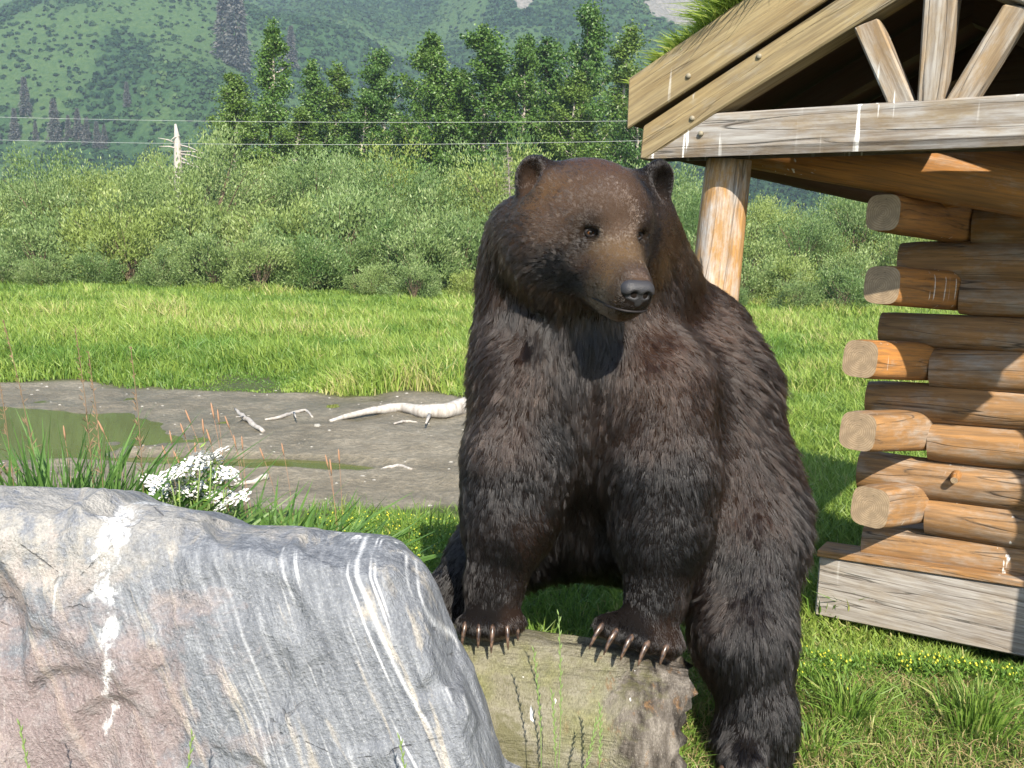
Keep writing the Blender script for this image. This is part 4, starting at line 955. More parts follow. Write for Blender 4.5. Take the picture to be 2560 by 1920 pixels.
weed_patch('low leafy yellow-green weeds on the bank between the boulder and the bear', [gz(u, v) for u, v in ((900, 1330), (960, 1345), (1020, 1360), (1080, 1350), (1120, 1380), (1150, 1420), (1080, 1420), (960, 1300), (870, 1310), (1130, 1330))], 16000, .12, .16)
weed_patch('dark green leafy weed under the corner of the hut', [gz(u, v) for u, v in ((2075, 1540), (2090, 1530), (2100, 1545))], 1500, .26, .05, bud=False)
# reed grass and yarrow behind the boulder
def reeds():
    for (u, n, h, lab) in ((130, 420, 1.06, 'clump of arching green reed grass behind the boulder'), (265, 330, .98, 'clump of green reed grass with dark seed heads next to the yarrow')):
        b = at(u, 1400, 3.05); loc = (b[0], b[1], float(height(b[0], b[1]))); o = tuft('reed_grass', lab, loc, n, h, .010, 'reed', .34, .13, droop=.45)
        mb = MB()
        for i in range(3):
            q = np.array(loc)+np.array([rng.normal(0, .10), rng.normal(0, .06), 0]); tp = q+np.array([rng.uniform(-.16, .06), 0, h*rng.uniform(1.06, 1.28)]); t = np.linspace(0, 1, 6)[:, None]; pts = q+(tp-q)*t+np.c_[-.05*t**3, 0*t, 0*t]
            mb.tube(pts, .0013, 5, cap=False)
            for s_ in range(46):
                r_ = rng.random(); p0 = pts[-1]+(pts[-3]-pts[-1])*r_*1.0; d = np.array([rng.normal(-.3, .5), rng.normal(0, .5), rng.normal(.5, .3)]); d = d/np.linalg.norm(d)*.028*(.4+r_)
                mb.add([p0, p0+d*.5+(.0025, 0, 0), p0+d, p0+d*.5-(.0025, 0, 0)], [(0, 1, 2, 3)])
        M_ = bpy.data.materials.get('seed_head')
        if not M_: q_ = Mat('seed_head'); M_ = q_.end(q_.bsdf((.16, .105, .06), .85))
        link('seed_heads', mb.mesh('reed_seeds'), M_, o)
    for (u, v, n, h, lab) in ((690, 1330, 130, .72, 'broad-leaved green grass clump right of the yarrow'), (790, 1345, 120, .64, 'broad-leaved green grass clump behind the boulder crest'), (1045, 1235, 70, .34, 'pale upright grass tuft at the edge of the mud')):
        b = at(u, v, 3.35 if u < 1000 else 4.6); zb = float(height(b[0], b[1]))
        tuft('bank_grass_tuft', lab, (b[0], b[1], zb), n*2, h, .011 if u < 1000 else .004, 'grass_near' if u > 1000 else 'reed', .4, .13, droop=.6)
reeds()
def yarrow():
    b = at(480, 1400, 3.1); zb = float(height(b[0], b[1])); o = thing('yarrow_plant', 'white-flowered yarrow growing just behind the boulder', 'flower', (b[0], b[1], zb))
    Mw = Mat('white_petal'); mw = Mw.end(Mw.bsdf((.60, .60, .56), .8)); heads = [(375, 1215), (430, 1215), (405, 1222), (525, 1150), (545, 1130), (485, 1160), (445, 1178), (515, 1230), (395, 1205), (420, 1185), (455, 1165), (470, 1185), (500, 1150), (515, 1165), (530, 1140), (500, 1135), (560, 1185), (575, 1180), (470, 1225), (490, 1215), (545, 1240), (575, 1235), (600, 1240), (560, 1260), (385, 1200), (440, 1200)]
    sh = None
    for i, (u, v) in enumerate(heads):
        p = np.array(at(u, v, 3.1+rng.uniform(-.12, .10))); q = np.array([b[0]+rng.normal(0, .05), p[1], zb]); t = np.linspace(0, 1, 6)[:, None]
        st = link('stem', MB().tube(q+(p-q)*t+np.c_[.02*np.sin(t*3), 0*t, 0*t], .0025, 5).mesh('yarrow_stem', True), m_weed_s, o)
        if sh is None:
            mb = MB(); an = np.linspace(0, 2*np.pi, 6, endpoint=False)
            for k in range(46):
                rr, a2 = .043*math.sqrt(rng.random()), rng.uniform(0, 6.28); c = np.array([rr*math.cos(a2), rr*math.sin(a2), .008*rng.random()-6*rr*rr]); tl = rng.normal(0, .3, 2); s_ = rng.uniform(.0045, .0075)
                V = np.concatenate([[c+(0, 0, .002)], c+s_*np.c_[np.cos(an), np.sin(an), .3*(tl[0]*np.cos(an)+tl[1]*np.sin(an))]]); mb.add(V, [(0, 1+j, 1+(j+1) % 6) for j in range(6)])
            sh = mb.mesh('yarrow_head')
        link('flower_head', sh, mw, o, Matrix.Translation(Vector(p)) @ Matrix.Rotation(rng.uniform(0, 6), 4, 'Z') @ Matrix.Rotation(.5, 4, 'X'))
    n = 1500; k = rng.integers(0, len(heads), n); tp = np.array([at(u, v, 3.1) for u, v in heads])[k]; q = rng.uniform(.35, .97, n)[:, None]; P = np.array([b[0], b[1], zb])+(tp-np.array([b[0], b[1], zb]))*q+rng.normal(0, .025, (n, 3))
    link('foliage', leaf_mesh('yarrow_leaf', P, rng.normal(0, 1, (n, 3))+(0, 0, .4), .035, .004, rng.beta(2, 2, n)), m_weed, o)
M = Mat('green_stem'); m_weed_s = M.end(M.bsdf((.14, .20, .06), .7))
yarrow()
# seed stalks over the mud, and thin stalks before the log
def stalk_mesh(name, h, curve, seedlen, key):
    mb = MB(); t = np.linspace(0, 1, 9); pts = np.c_[curve*h*t**2, 0*t, h*t]; mb.tube(pts, .0012*(1.2-t*.6), 5, cap=False)
    return mb, pts
m_straw = Mat('pinkish_seed'); m_straw = m_straw.end(m_straw.bsdf((.30, .17, .10), .8))
for i, (u, v) in enumerate(((468, 1036), (530, 1020), (566, 1050), (507, 1059), (586, 1098), (605, 1101), (409, 1123), (426, 1087), (488, 1118), (653, 1129), (706, 1118), (816, 1148), (847, 1134), (250, 1062), (160, 1075), (455, 1070), (520, 1085), (826, 1160), (545, 1035), (440, 1140))):
    Ys = rng.uniform(3.4, 4.3); p = np.array(at(u, v, Ys)); zb = float(height(p[0], p[1])); h = p[2]-zb; cu = rng.uniform(-.25, -.02)
    o = thing('seed_stalk', 'thin dry grass stalk with a reddish seed head in front of the mud', 'grass', (p[0]-cu*h, p[1], zb), 'dry seed stalks on the pond bank')
    t = np.linspace(0, 1, 8); pts = np.array([p[0]-cu*h, p[1], zb])+np.c_[cu*h*t**2, 0*t, h*t]
    link('stem', MB().tube(pts, .0009, 5, cap=False).mesh('stalk'), m_straw, o)
    hd = MB(); a, c = pts[-1], pts[-2]; dd = (a-c)/np.linalg.norm(a-c); hd.tube([a-dd*.05, a-dd*.02, a+dd*.01, a+dd*.022], [.001, .0045, .0035, .001], 6); link('seed_head', hd.mesh('stalk_head', True), m_straw, o)
m_gst = leaf_mat('green_spikelet', (.16, .24, .06), (.26, .34, .10), .3, .6)
for (u0, v0, u1, v1, Ys, lab) in ((1385, 1990, 1397, 1540, 2.14, 'tallest green grass stalk with spikelets in front of the log'), (1345, 1990, 1335, 1630, 2.16, 'thin green grass stalk next to the tallest one in front of the log'), (1375, 1990, 1380, 1735, 2.15, 'short green grass stalk behind the tallest one at the log'), (1430, 1990, 1490, 1805, 2.13, 'leaning green grass stalk in front of the log'), (1480, 1990, 1500, 1770, 2.16, 'green grass stalk in front of the rotten end of the log'), (70, 1990, 50, 1815, 1.75, 'dark grass stalk in front of the reddish face of the boulder'), (450, 1990, 480, 1840, 1.75, 'small grass stalk in front of the boulder'), (1010, 1990, 1000, 1850, 1.78, 'small grass stalk in front of the veined side of the boulder')):
    a, c = np.array(at(u0, v0, Ys)), np.array(at(u1, v1, Ys)); dr = c-a; a = a+dr*((0-a[2])/dr[2]) if a[2] > 0 else a; a[2] = 0
    o = thing('grass_stalk', lab, 'grass', tuple(a)); t = np.linspace(0, 1, 10)[:, None]; pts = a+(c-a)*t+np.c_[.012*np.sin(t*np.pi), 0*t, 0*t]
    link('stem', MB().tube(pts, .0013, 5, cap=False).mesh('green_stalk', True), m_weed_s, o); sp = MB(); L_ = np.linalg.norm(c-a)
    for i in range(16):
        q = .55+.45*i/15; p0 = a+(c-a)*q+np.array([.012*math.sin(q*np.pi), 0, 0]); d = (c-a)/L_+np.array([.28*(-1)**i, 0, 0]); sp.tube([p0, p0+d*.008, p0+d*.018], [.0008, .0024, .0004], 5)
    link('spikelets', sp.mesh('spikelets', True), m_weed_s, o)
# ------------------------------------------------------------------ driftwood
def drift(lab, path, rads, branches=()):
    pts = [np.array(onz(u, v, 0)) for u, v in path]; out = []
    for (u, v), r_ in zip(path, rads):
        p = onz(u, v, -.52); p = onz(u, v, float(height(p[0], p[1]))+r_*.75); out.append(p)
    pts = np.array(out); t = np.linspace(0, 1, len(pts)); tt = np.linspace(0, 1, len(pts)*4)
    P = np.stack([np.interp(tt, t, pts[:, i]) for i in range(3)], 1); P += .010*noise(np.c_[tt*9, tt*0, tt*0], 1.0, len(lab), 2)[:, None]*np.array([.3, .5, 1]); Rr = np.interp(tt, t, rads)*(1+.12*noise(np.c_[tt*14, tt*0, tt*0], 1.0, 3, 2))
    o = thing('driftwood', lab, 'driftwood', tuple(pts[0])); link('stem', MB().tube(P, Rr, 9).mesh('drift_stem', True), m_dead, o)
    for br, rr in branches:
        q = np.array([onz(u, v, float(height(*onz(u, v, -.5)[:2]))+.04+.05*i) for i, (u, v) in enumerate(br)]); link('branch', MB().tube(q, np.linspace(rr, rr*.3, len(q)), 7).mesh('drift_branch', True), m_dead, o)
drift('long bleached driftwood trunk lying on the mud beside the bear', [(825, 1052), (880, 1040), (940, 1025), (1000, 1018), (1060, 1028), (1110, 1030), (1180, 1012), (1260, 1000)], [.02, .035, .05, .065, .085, .10, .12, .13], [([(1075, 1035), (1065, 1058)], .03), ([(985, 1020), (975, 1008)], .02)])
drift('forked bleached stick on the mud left of the driftwood trunk', [(658, 1078), (630, 1058), (605, 1040), (588, 1022)], [.022, .03, .028, .012], [([(608, 1042), (590, 1042)], .014)])
drift('thin curved bleached branch next to the forked stick', [(662, 1050), (700, 1044), (735, 1030), (765, 1025), (782, 1042)], [.012, .022, .022, .018, .010], [([(735, 1032), (740, 1044)], .015)])
drift('short bleached stick in front of the driftwood trunk', [(985, 1060), (1015, 1052), (1045, 1056)], [.01, .018, .008])
drift('pale stick lying near the grass tuft on the mud', [(957, 1170), (990, 1165), (1030, 1172)], [.012, .018, .012])
drift('pale stick behind the yarrow on the near mud', [(585, 1212), (630, 1204), (668, 1192)], [.01, .02, .03])
# stones on the mud
M = Mat('mud_stone'); m_st = M.end(M.bsdf(M.ramp(M.noise(M.pos(), 30.0, 3), [(.3, (.20, .19, .165)), (.7, (.33, .31, .27))]), .9))
def pebbles():
    mb = MB(); an = np.linspace(0, 2*np.pi, 6, endpoint=False)
    for i in range(220):
        x, y = rng.uniform(-8, .8), rng.uniform(6.6, 12.2); z = float(height(x, y)); s_ = rng.uniform(.006, .02)*(1 if rng.random() < .95 else 2)
        if z < WATER_Z: continue
        V = np.concatenate([np.c_[s_*1.4*np.cos(an), s_*np.sin(an), 0*an-s_*.2], s_*.8*np.c_[np.cos(an), .7*np.sin(an), 0*an+.5], [[0, 0, s_*.55]]])*(1+.2*rng.normal(0, 1, (13, 1)))+(x, y, z)
        F = [(j, (j+1) % 6, 6+(j+1) % 6) for j in range(6)]+[(j, 6+(j+1) % 6, 6+j) for j in range(6)]+[(6+j, 6+(j+1) % 6, 12) for j in range(6)]; mb.add(V, F)
    o = link('pebbles', mb.mesh('pebbles', True), m_st); tag(o, 'small pale stones and debris scattered over the mud', 'pebbles', kind='stuff')
pebbles()
# ------------------------------------------------------------------ brown bear
def build_bear():
    bear = thing('brown_bear', 'big dark brown bear with its front paws up on the fallen log', 'bear', (0.35, 2.75, 0))
    B = SDF((-0.40, 2.02, -0.03), (1.12, 3.45, 1.92), 0.0105)
    A = at
    HC = np.array(A(1466, 563, 2.60))                          # middle of the skull
    f = np.array([0.355, -0.91, -0.28]); f /= np.linalg.norm(f)
    r = np.cross((0.035, 0, 1.0), f); r /= np.linalg.norm(r); u = np.cross(f, r)
    HL = lambda a, b, c: HC + a*f + b*r + c*u                  # forward, to the bear's left, up
    rotH = np.array([f, r, u])
    def cone(a, ra, b, rb, k=0.07): B.cone(A(*a), ra, A(*b), rb, k)
    # trunk
    cone((1470, 700, 2.74), .20, (1480, 930, 2.86), .27, .08)         # neck into chest
    B.ell(A(1470, 1030, 2.86), (.275, .24, .30), .10)                 # chest
    cone((1700, 800, 3.0), .155, (1600, 720, 2.94), .15, .10)         # hump behind the neck
    cone((1750, 1010, 2.97), .24, (1812, 1270, 2.92), .275, .10)     # flank to hip
    cone((1640, 980, 2.98), .27, (1640, 1250, 3.02), .29, .10)        # back
    cone((1800, 830, 3.0), .10, (1845, 960, 2.98), .13, .10)          # loin
    B.ell(A(1480, 1260, 2.94), (.25, .22, .23), .10)                  # belly
    B.ell(A(1640, 1330, 3.06), (.29, .2, .2), .10)                    # rump
    B.ell(A(1472, 1120, 2.77), (.17, .13, .18), .10)                  # brisket
    # hind leg on the hut's side
    cone((1845, 1390, 2.78), .205, (1855, 1585, 2.62), .150, .09)
    cone((1855, 1585, 2.62), .150, (1897, 1790, 2.53), .104, .07)
    cone((1897, 1790, 2.53), .104, (1905, 1960, 2.50), .095, .06)
    B.cone((0.72, 2.50, 0.07), .075, (0.715, 2.40, 0.055), .062, .05)
    # other hind leg, folded behind
    cone((1450, 1330, 3.02), .15, (1225, 1395, 2.98), .135, .09)
    cone((1225, 1395, 2.98), .135, (1120, 1500, 2.92), .085, .07)
    cone((1120, 1500, 2.92), .085, (1075, 1610, 2.80), .07, .06)
    # fore legs
    cone((1310, 940, 2.72), .165, (1290, 1160, 2.66), .155, .09)
    cone((1290, 1160, 2.66), .155, (1276, 1290, 2.62), .138, .07)
    cone((1276, 1290, 2.62), .138, (1236, 1460, 2.57), .084, .07)
    cone((1236, 1460, 2.57), .082, (1228, 1535, 2.54), .072, .05)
    cone((1635, 960, 2.70), .185, (1655, 1190, 2.64), .160, .09)
    cone((1655, 1190, 2.64), .160, (1652, 1330, 2.60), .135, .07)
    cone((1652, 1330, 2.60), .135, (1640, 1480, 2.55), .085, .07)
    cone((1640, 1480, 2.55), .085, (1625, 1545, 2.52), .076, .05)
    # paws: a pad and five toes each
    toesL = [(1165, 1560, 2.47), (1198, 1566, 2.46), (1232, 1567, 2.46), (1266, 1563, 2.48), (1292, 1556, 2.51)]
    for t in toesL: cone((1228, 1540, 2.55), .055, t, .031, .030)
    toesR = [(1510, 1562, 2.46), (1543, 1577, 2.44), (1580, 1592, 2.43), (1620, 1607, 2.43), (1668, 1612, 2.46)]
    for t in toesR: cone((1620, 1560, 2.53), .060, t, .033, .028)
    cone((1640, 1570, 2.54), .06, (1672, 1605, 2.49), .045, .03)
    # head
    B.ell(HC, (.185, .200, .172), .06, rotH)
    B.ell(HL(.07, 0, .055), (.12, .13, .115), .06, rotH); B.ell(HL(-.02, 0, .055), (.13, .165, .118), .06, rotH)           # forehead
    for sg in (-1, 1):
        B.ell(HL(-.01, .142*sg, -.075), (.110, .092, .125), .06, rotH)   # jowls
        B.ell(HL(.10, .085*sg, -.060), (.095, .055, .070), .05, rotH)    # cheek bones
        B.ell(HL(.135, .065*sg, .050), (.05, .045, .026), .04, rotH)     # brows
    B.ell(A(1290, 660, 2.74), (.10, .10, .165), .09)                  # ruff
    B.ell(A(1262, 700, 2.74), (.075, .08, .105), .06)
    B.ell(A(1300, 585, 2.68), (.085, .10, .10), .08)
    B.cone(A(1590, 560, 2.76), .125, A(1628, 690, 2.84), .14, .12)
    B.cone(A(1280, 830, 2.76), .115, A(1320, 960, 2.76), .15, .09)
    B.cone(HL(.02, -.07, -.16), .075, HL(.03, .06, -.165), .07, .07)  # throat
    B.cone(HL(.13, 0, -.035), .094, HL(.312, 0, -.082), .062, .05)    # muzzle
    B.cone(HL(.20, 0, -.085), .078, HL(.312, 0, -.105), .056, .04)
    B.cone(HL(.10, 0, -.125), .075, HL(.285, 0, -.150), .036, .04)    # lower jaw
    ears = []
    for sg, (eu, ev, eY) in ((-1, (1336, 446, 2.57)), (1, (1640, 456, 2.68))):
        c = np.array(A(eu, ev, eY))
        out = 0.75*sg*r + 0.66*f + .1*u if sg < 0 else 0.15*sg*r + 0.95*f
        out = out/np.linalg.norm(out)
        sd_ = np.cross(u, out); sd_ /= np.linalg.norm(sd_); up_ = np.cross(out, sd_)
        base = HL(-.03, .13*sg, .10)
        B.cone(base, .05, c, .036, .05)
        B.ell(c, (.034, .062, .070), .020, np.array([out, sd_, up_]))
        B.ell(c+out*.036, (.027, .038, .046), .012, np.array([out, sd_, up_]), sub=True)
        ears.append((c, out))
    eyes = [HL(.160, -.071, .022), HL(.160, .071, .022)]
    for e in eyes: B.ell(e+f*.018, (.020, .020, .016), .022, rotH, sub=True)
    V, Q = B.mesh(); V = smooth_mesh(V, Q, 3, 0.5)
    # skin
    S = Mat('bear_skin'); S.end(S.bsdf(S.attr('fur_color').outputs['Color'], .85, spec=.1)); skin = S.m
    me = mesh_np('bear_body', V, Q, True)
    body = link('body', me, skin, bear)
    # ---------------- fur
    nrm = np.zeros((len(V), 3), np.float32); me.vertices.foreach_get('co', nrm.ravel())
    nv = np.empty(len(V)*3, np.float32); me.vertices.foreach_get('normal', nv); nv = nv.reshape(-1, 3).astype(float)
    T = np.concatenate([Q[:, [0, 1, 2]], Q[:, [0, 2, 3]]])
    a, b, c = V[T[:, 0]], V[T[:, 1]], V[T[:, 2]]
    area = 0.5*np.linalg.norm(np.cross(b-a, c-a), axis=1); cen = (a+b+c)/3
    vis = cen[:, 1] < 3.02                                             # fewer hairs on the far side of the animal
    dens = area*np.where(vis, 1.0, 0.35)
    hd = np.linalg.norm(cen-HL(.08, 0, 0), axis=1); dens *= np.where(hd < .30, 2.6, 1.0); dens *= np.where(np.linalg.norm(cen-HL(.26, 0, -.08), axis=1) < .16, 2.2, 1.0)
    N = 640000
    tri = rng.choice(len(T), N, p=dens/dens.sum())
    w1, w2 = rng.random(N), rng.random(N); fl = w1+w2 > 1; w1[fl], w2[fl] = 1-w1[fl], 1-w2[fl]
    w0 = 1-w1-w2
    P = w0[:, None]*a[tri]+w1[:, None]*b[tri]+w2[:, None]*c[tri]
    Nn = w0[:, None]*nv[T[tri, 0]]+w1[:, None]*nv[T[tri, 1]]+w2[:, None]*nv[T[tri, 2]]
    Nn /= np.linalg.norm(Nn, axis=1)[:, None]+1e-9
    # anchors: where, comb direction (right, down, back), length, pigment with some painted light and shade, clumping
    dk = (.012, .0080, .0066); br = (.044, .0232, .0142); rd = (.075, .036, .021); tn = (.20, .120, .056)
    gd = (.13, .072, .034); bl = (.0095, .0066, .0055); gy = (.085, .055, .037)
    an = []
    def k(p, d, L, colr, cl=.5, w=1.0): an.append((np.array(p), np.array([d[0], d[2], -d[1]], float), L, colr, cl, w))
    fw = lambda s: tuple(np.array([s*(-f[0]), -s*(-f[2]), s*(-f[1])]))  # backwards along the head
    # body
    k(A(1650, 855, 2.54), (.8, .7, .2), .045, rd, .5, 3); k(A(1270, 850, 2.58), (-.8, .7, .2), .045, br, .5, 3); k(A(1200, 880, 2.75), (-.3, 1, .3), .055, br, .55); k(A(1300, 900, 2.6), (-.1, 1, .2), .055, br, .55)
    k(A(1420, 930, 2.62), (0, 1, 0), .075, dk, .6); k(A(1250, 1100, 2.55), (-.2, 1, .1), .050, br, .5)
    k(A(1380, 1090, 2.58), (.25, 1, .1), .050, dk, .5); k(A(1530, 1000, 2.62), (-.15, 1, .1), .06, br, .6)
    k(A(1640, 880, 2.6), (.1, 1, .2), .055, rd, .55); k(A(1600, 780, 2.7), (.2, 1, .3), .05, rd, .5)
    k(A(1700, 960, 2.6), (.1, 1, .3), .050, rd, .5); k(A(1600, 1080, 2.52), (-.1, 1, .1), .045, br, .5)
    k(A(1740, 800, 2.85), (.7, .7, .4), .07, rd, .75); k(A(1850, 950, 2.85), (.5, .9, .4), .08, br, .85)
    k(A(1780, 1000, 2.72), (.35, 1, .4), .055, br, .6); k(A(1930, 1130, 2.8), (.35, 1, .4), .085, br, .85)
    k(A(1960, 1300, 2.8), (.2, 1, .4), .08, dk, .8); k(A(1850, 1250, 2.66), (.15, 1, .3), .055, br, .6)
    k(A(1800, 1120, 2.66), (.2, 1, .3), .050, br, .5)
    k(A(1850, 1430, 2.58), (-.1, 1, .1), .06, dk, .55); k(A(1930, 1500, 2.6), (.1, 1, .2), .06, dk, .6)
    k(A(1850, 1600, 2.48), (.05, 1, 0), .055, dk, .5); k(A(1760, 1520, 2.5), (-.5, .8, .1), .055, br, .5); k(A(1900, 1780, 2.42), (.05, 1, 0), .05, dk, .5); k(A(1900, 1900, 2.40), (.05, 1, -.1), .05, dk, .5); k(A(1850, 1850, 2.42), (-.05, 1, -.1), .05, dk, .5)
    k(A(1690, 1200, 2.5), (.1, 1, .2), .040, dk, .4); k(A(1600, 1200, 2.5), (-.2, 1, .1), .040, dk, .4)
    k(A(1680, 1380, 2.48), (.35, 1, .2), .035, bl, .35); k(A(1600, 1380, 2.48), (-.15, 1, .1), .035, dk, .35)
    k(A(1640, 1510, 2.44), (.1, 1, -.2), .028, bl, .3); k(A(1600, 1580, 2.38), (-.2, .7, -.6), .020, bl, .3); k(A(1680, 1580, 2.42), (.2, .9, -.3), .024, br, .3)
    k(A(1290, 1220, 2.5), (.2, 1, .1), .042, dk, .4); k(A(1200, 1220, 2.55), (-.2, 1, .2), .042, dk, .4)
    k(A(1260, 1400, 2.46), (.05, 1, .1), .034, bl, .35); k(A(1320, 1350, 2.52), (.5, 1, .2), .036, br, .35); k(A(1228, 1520, 2.45), (-.1, 1, -.3), .026, bl, .3); k(A(1290, 1550, 2.46), (.3, .9, -.2), .022, br, .3)
    k(A(1470, 1150, 2.72), (0, 1, .1), .075, dk, .7); k(A(1480, 1330, 2.78), (0, 1, .0), .085, dk, .75); k(A(1300, 1430, 2.84), (.3, .9, .1), .06, dk, .6)
    k(A(1130, 1430, 2.84), (-.4, 1, 0), .045, bl, .5); k(A(1640, 1100, 3.3), (.2, 1, .3), .06, dk, .6)
    # neck ruff
    k(A(1230, 620, 2.68), (-.35, 1, .5), .050, br, .6); k(A(1215, 720, 2.68), (-.25, 1, .35), .060, br, .7)
    k(A(1300, 590, 2.6), (-.3, 1, .5), .040, gd, .5); k(A(1310, 700, 2.6), (.0, 1, .3), .050, gd, .65); k(A(1270, 660, 2.64), (-.1, 1, .3), .05, dk, .65)
    k(A(1290, 800, 2.63), (.0, 1, .1), .075, dk, .75); k(A(1380, 810, 2.62), (.1, 1, .1), .08, bl, .75); k(A(1450, 850, 2.6), (.05, 1, .1), .08, bl, .7); k(A(1530, 860, 2.6), (.0, 1, .1), .08, bl, .7); k(A(1330, 850, 2.6), (.0, 1, .1), .075, dk, .7)  # dark throat tones put the shadow under the head into the fur colour
    k(A(1500, 830, 2.62), (.1, 1, .1), .075, dk, .7)
    k(A(1690, 620, 2.78), (.5, .9, .6), .05, gd, .5); k(A(1670, 720, 2.7), (.3, 1, .4), .05, br, .5)
    hg = (.20, .125, .085); ht = (.33, .205, .100); hd = (.26, .145, .068); hr = (.19, .098, .060); hb = (.12, .068, .042)
    # head (combed backwards from the nose)
    k(HL(.352, -.02, -.082), fw(1), .011, bl, .0, 4); k(HL(.352, .02, -.082), fw(1), .011, bl, .0, 4)
    k(HL(.36, 0, -.045), fw(1), 0.011, hg, .0, 3); k(HL(.30, -.05, -.09), fw(1), 0.011, ht, .0, 2); k(HL(.30, .05, -.09), fw(1), 0.011, ht, .0, 2)
    k(HL(.25, 0, -.02), fw(1), 0.011, ht, .05, 2); k(HL(.20, -.045, -.02), fw(1), 0.011, ht, .05, 1); k(HL(.20, .045, -.02), fw(1), 0.011, ht, .05, 1); k(HL(.175, -.085, -.015), fw(1), 0.014, dk, .1, 1.3); k(HL(.17, .085, -.015), fw(1), 0.014, dk, .1, 1.3); k(HL(.21, -.085, -.07), fw(1), 0.016, hb, .1, 1.5); k(HL(.19, -.10, -.10), fw(1), 0.022, bl, .2, 1.5); k(HL(.165, -.071, .050), fw(1), 0.011, dk, .0, .8); k(HL(.165, .071, .050), fw(1), 0.011, dk, .0, .8); k(HL(.185, -.06, .012), fw(1), 0.011, dk, .0, .6)
    k(HL(.31, 0, -.165), fw(1), 0.011, hd, .1, 2); k(HL(.26, -.05, -.120), fw(1), 0.011, ht, .05, 1.5); k(HL(.24, -.065, -.095), fw(1), 0.011, hd, .05); k(HL(.31, .03, -.155), fw(1), 0.011, ht, .1); k(HL(.27, -.055, -.105), fw(1), 0.011, hb, .05)
    k(HL(.18, 0, .03), fw(1), 0.011, hg, .05, 1.5); k(HL(.165, -.035, .03), fw(1), 0.011, hg, .05); k(HL(.165, .035, .03), fw(1), 0.011, hg, .05)
    k(HL(.14, -.05, .075), fw(1), 0.013, hg, .1); k(HL(.14, .05, .075), fw(1), 0.013, hb, .1); k(HL(.12, 0, .11), fw(1), 0.014, hg, .1)
    k(HL(.04, 0, .17), fw(1), 0.018, hr, .15); k(HL(-.03, -.05, .18), fw(1), 0.022, hr, .2); k(HL(-.03, .06, .18), fw(1), 0.022, hd, .2)
    k(HL(.03, -.12, .12), fw(1), 0.020, hg, .2); k(HL(.05, .12, .10), fw(1), 0.020, dk, .2); k(HL(.02, -.155, .05), fw(1), 0.022, hd, .3, 1.5); k(HL(.09, -.11, .05), fw(1), 0.018, hg, .2, 1.5)  # bear's right side of the face toned lighter: light put into the colour
    k(HL(.08, -.14, 0), fw(1), 0.024, hg, .3); k(HL(.10, .14, -.01), fw(1), 0.020, bl, .3)
    k(HL(.10, -.14, .05), fw(1), 0.022, hg, .2, 1.4); k(HL(.06, -.15, .10), fw(1), 0.022, hd, .2, 1.2); k(HL(.13, -.12, -.06), fw(1), 0.030, bl, .45); k(HL(.09, -.14, -.10), fw(1), 0.038, bl, .5); k(HL(.14, -.09, -.11), fw(1), 0.032, bl, .4); k(HL(.13, .10, -.08), fw(1), 0.026, bl, .3)
    k(HL(.02, -.17, -.03), fw(1), 0.034, hb, .45); k(HL(.02, -.17, -.12), (-.3, 1, .5), .045, hb, .55); k(HL(.10, -.06, -.18), (-.2, 1, .3), .05, hb, .6)
    k(HL(.18, 0, -.18), (0, .8, .6), .035, dk, .4); k(HL(.03, .19, -.06), (.5, .9, .6), .04, hd, .4)
    for (ec, eo), sg in zip(ears, (-1, 1)):
        k(ec+eo*.03, tuple((0, -.5, .0)), .014, hb if sg < 0 else dk, .1, .8); k(ec-eo*.03+u*.04, (0, -1, .3), .020, dk, .1, .4); k(ec+r*sg*.06, (sg*.6, -.4, .2), .022, dk, .1, 1.0); k(ec-r*sg*.04+u*.03-eo*.02, (-.3*sg, -.9, .0), .020, dk, .1, .35)
        k(ec+u*.06, (sg*.1, -1, .1), .018, bl, .1, .7); k(ec+u*.03+np.cross(u, eo)*.05, (sg*.1, -1, .1), .016, bl, .1, .35); k(ec+u*.03-np.cross(u, eo)*.05, (sg*.1, -1, .1), .016, bl, .1, .35); k(ec-u*.06+eo*.0, (-.2, .8, .2), .03, hb, .2, .3)
    AP = np.array([x[0] for x in an]); AD = np.array([x[1] for x in an]); AD /= np.linalg.norm(AD, axis=1)[:, None]
    AL = np.array([x[2] for x in an]); AC = np.array([x[3] for x in an]); AK = np.array([x[4] for x in an]); AW = np.array([x[5] for x in an])
    Pj = P + 0.02*np.stack([noise(P, 14, 3, 2), noise(P, 14, 5, 2), noise(P, 14, 9, 2)], 1)
    D = np.empty((N, 3)); L = np.empty(N); C = np.empty((N, 3)); K = np.empty(N)
    def pigment(q):
        d2 = ((q[:, None]-AP[None])**2).sum(-1)+2e-4; w = AW/d2**1.9; w /= w.sum(1)[:, None]; return w@AC
    SC = np.concatenate([pigment(V[i:i+20000]) for i in range(0, len(V), 20000)])
    vattr(me, 'fur_color', SC*.23)
    for i in range(0, N, 20000):
        q = Pj[i:i+20000]; d2 = ((q[:, None]-AP[None])**2).sum(-1)+2e-4
        w = AW/d2**2; w /= w.sum(1)[:, None]
        D[i:i+20000] = w@AD; L[i:i+20000] = w@AL; K[i:i+20000] = w@AK
        w = AW/d2**1.9; w /= w.sum(1)[:, None]; C[i:i+20000] = w@AC
    # keep the nose, the eyes and the lips bare
    keep = np.ones(N, bool)
    for e in eyes: keep &= np.linalg.norm(P-(e+f*.006), axis=1) > .022
    q = (P-HL(.362, 0, -.078))@rotH.T; keep &= (np.abs(q/np.array([.034, .040, .036]))**2).sum(1) > 1
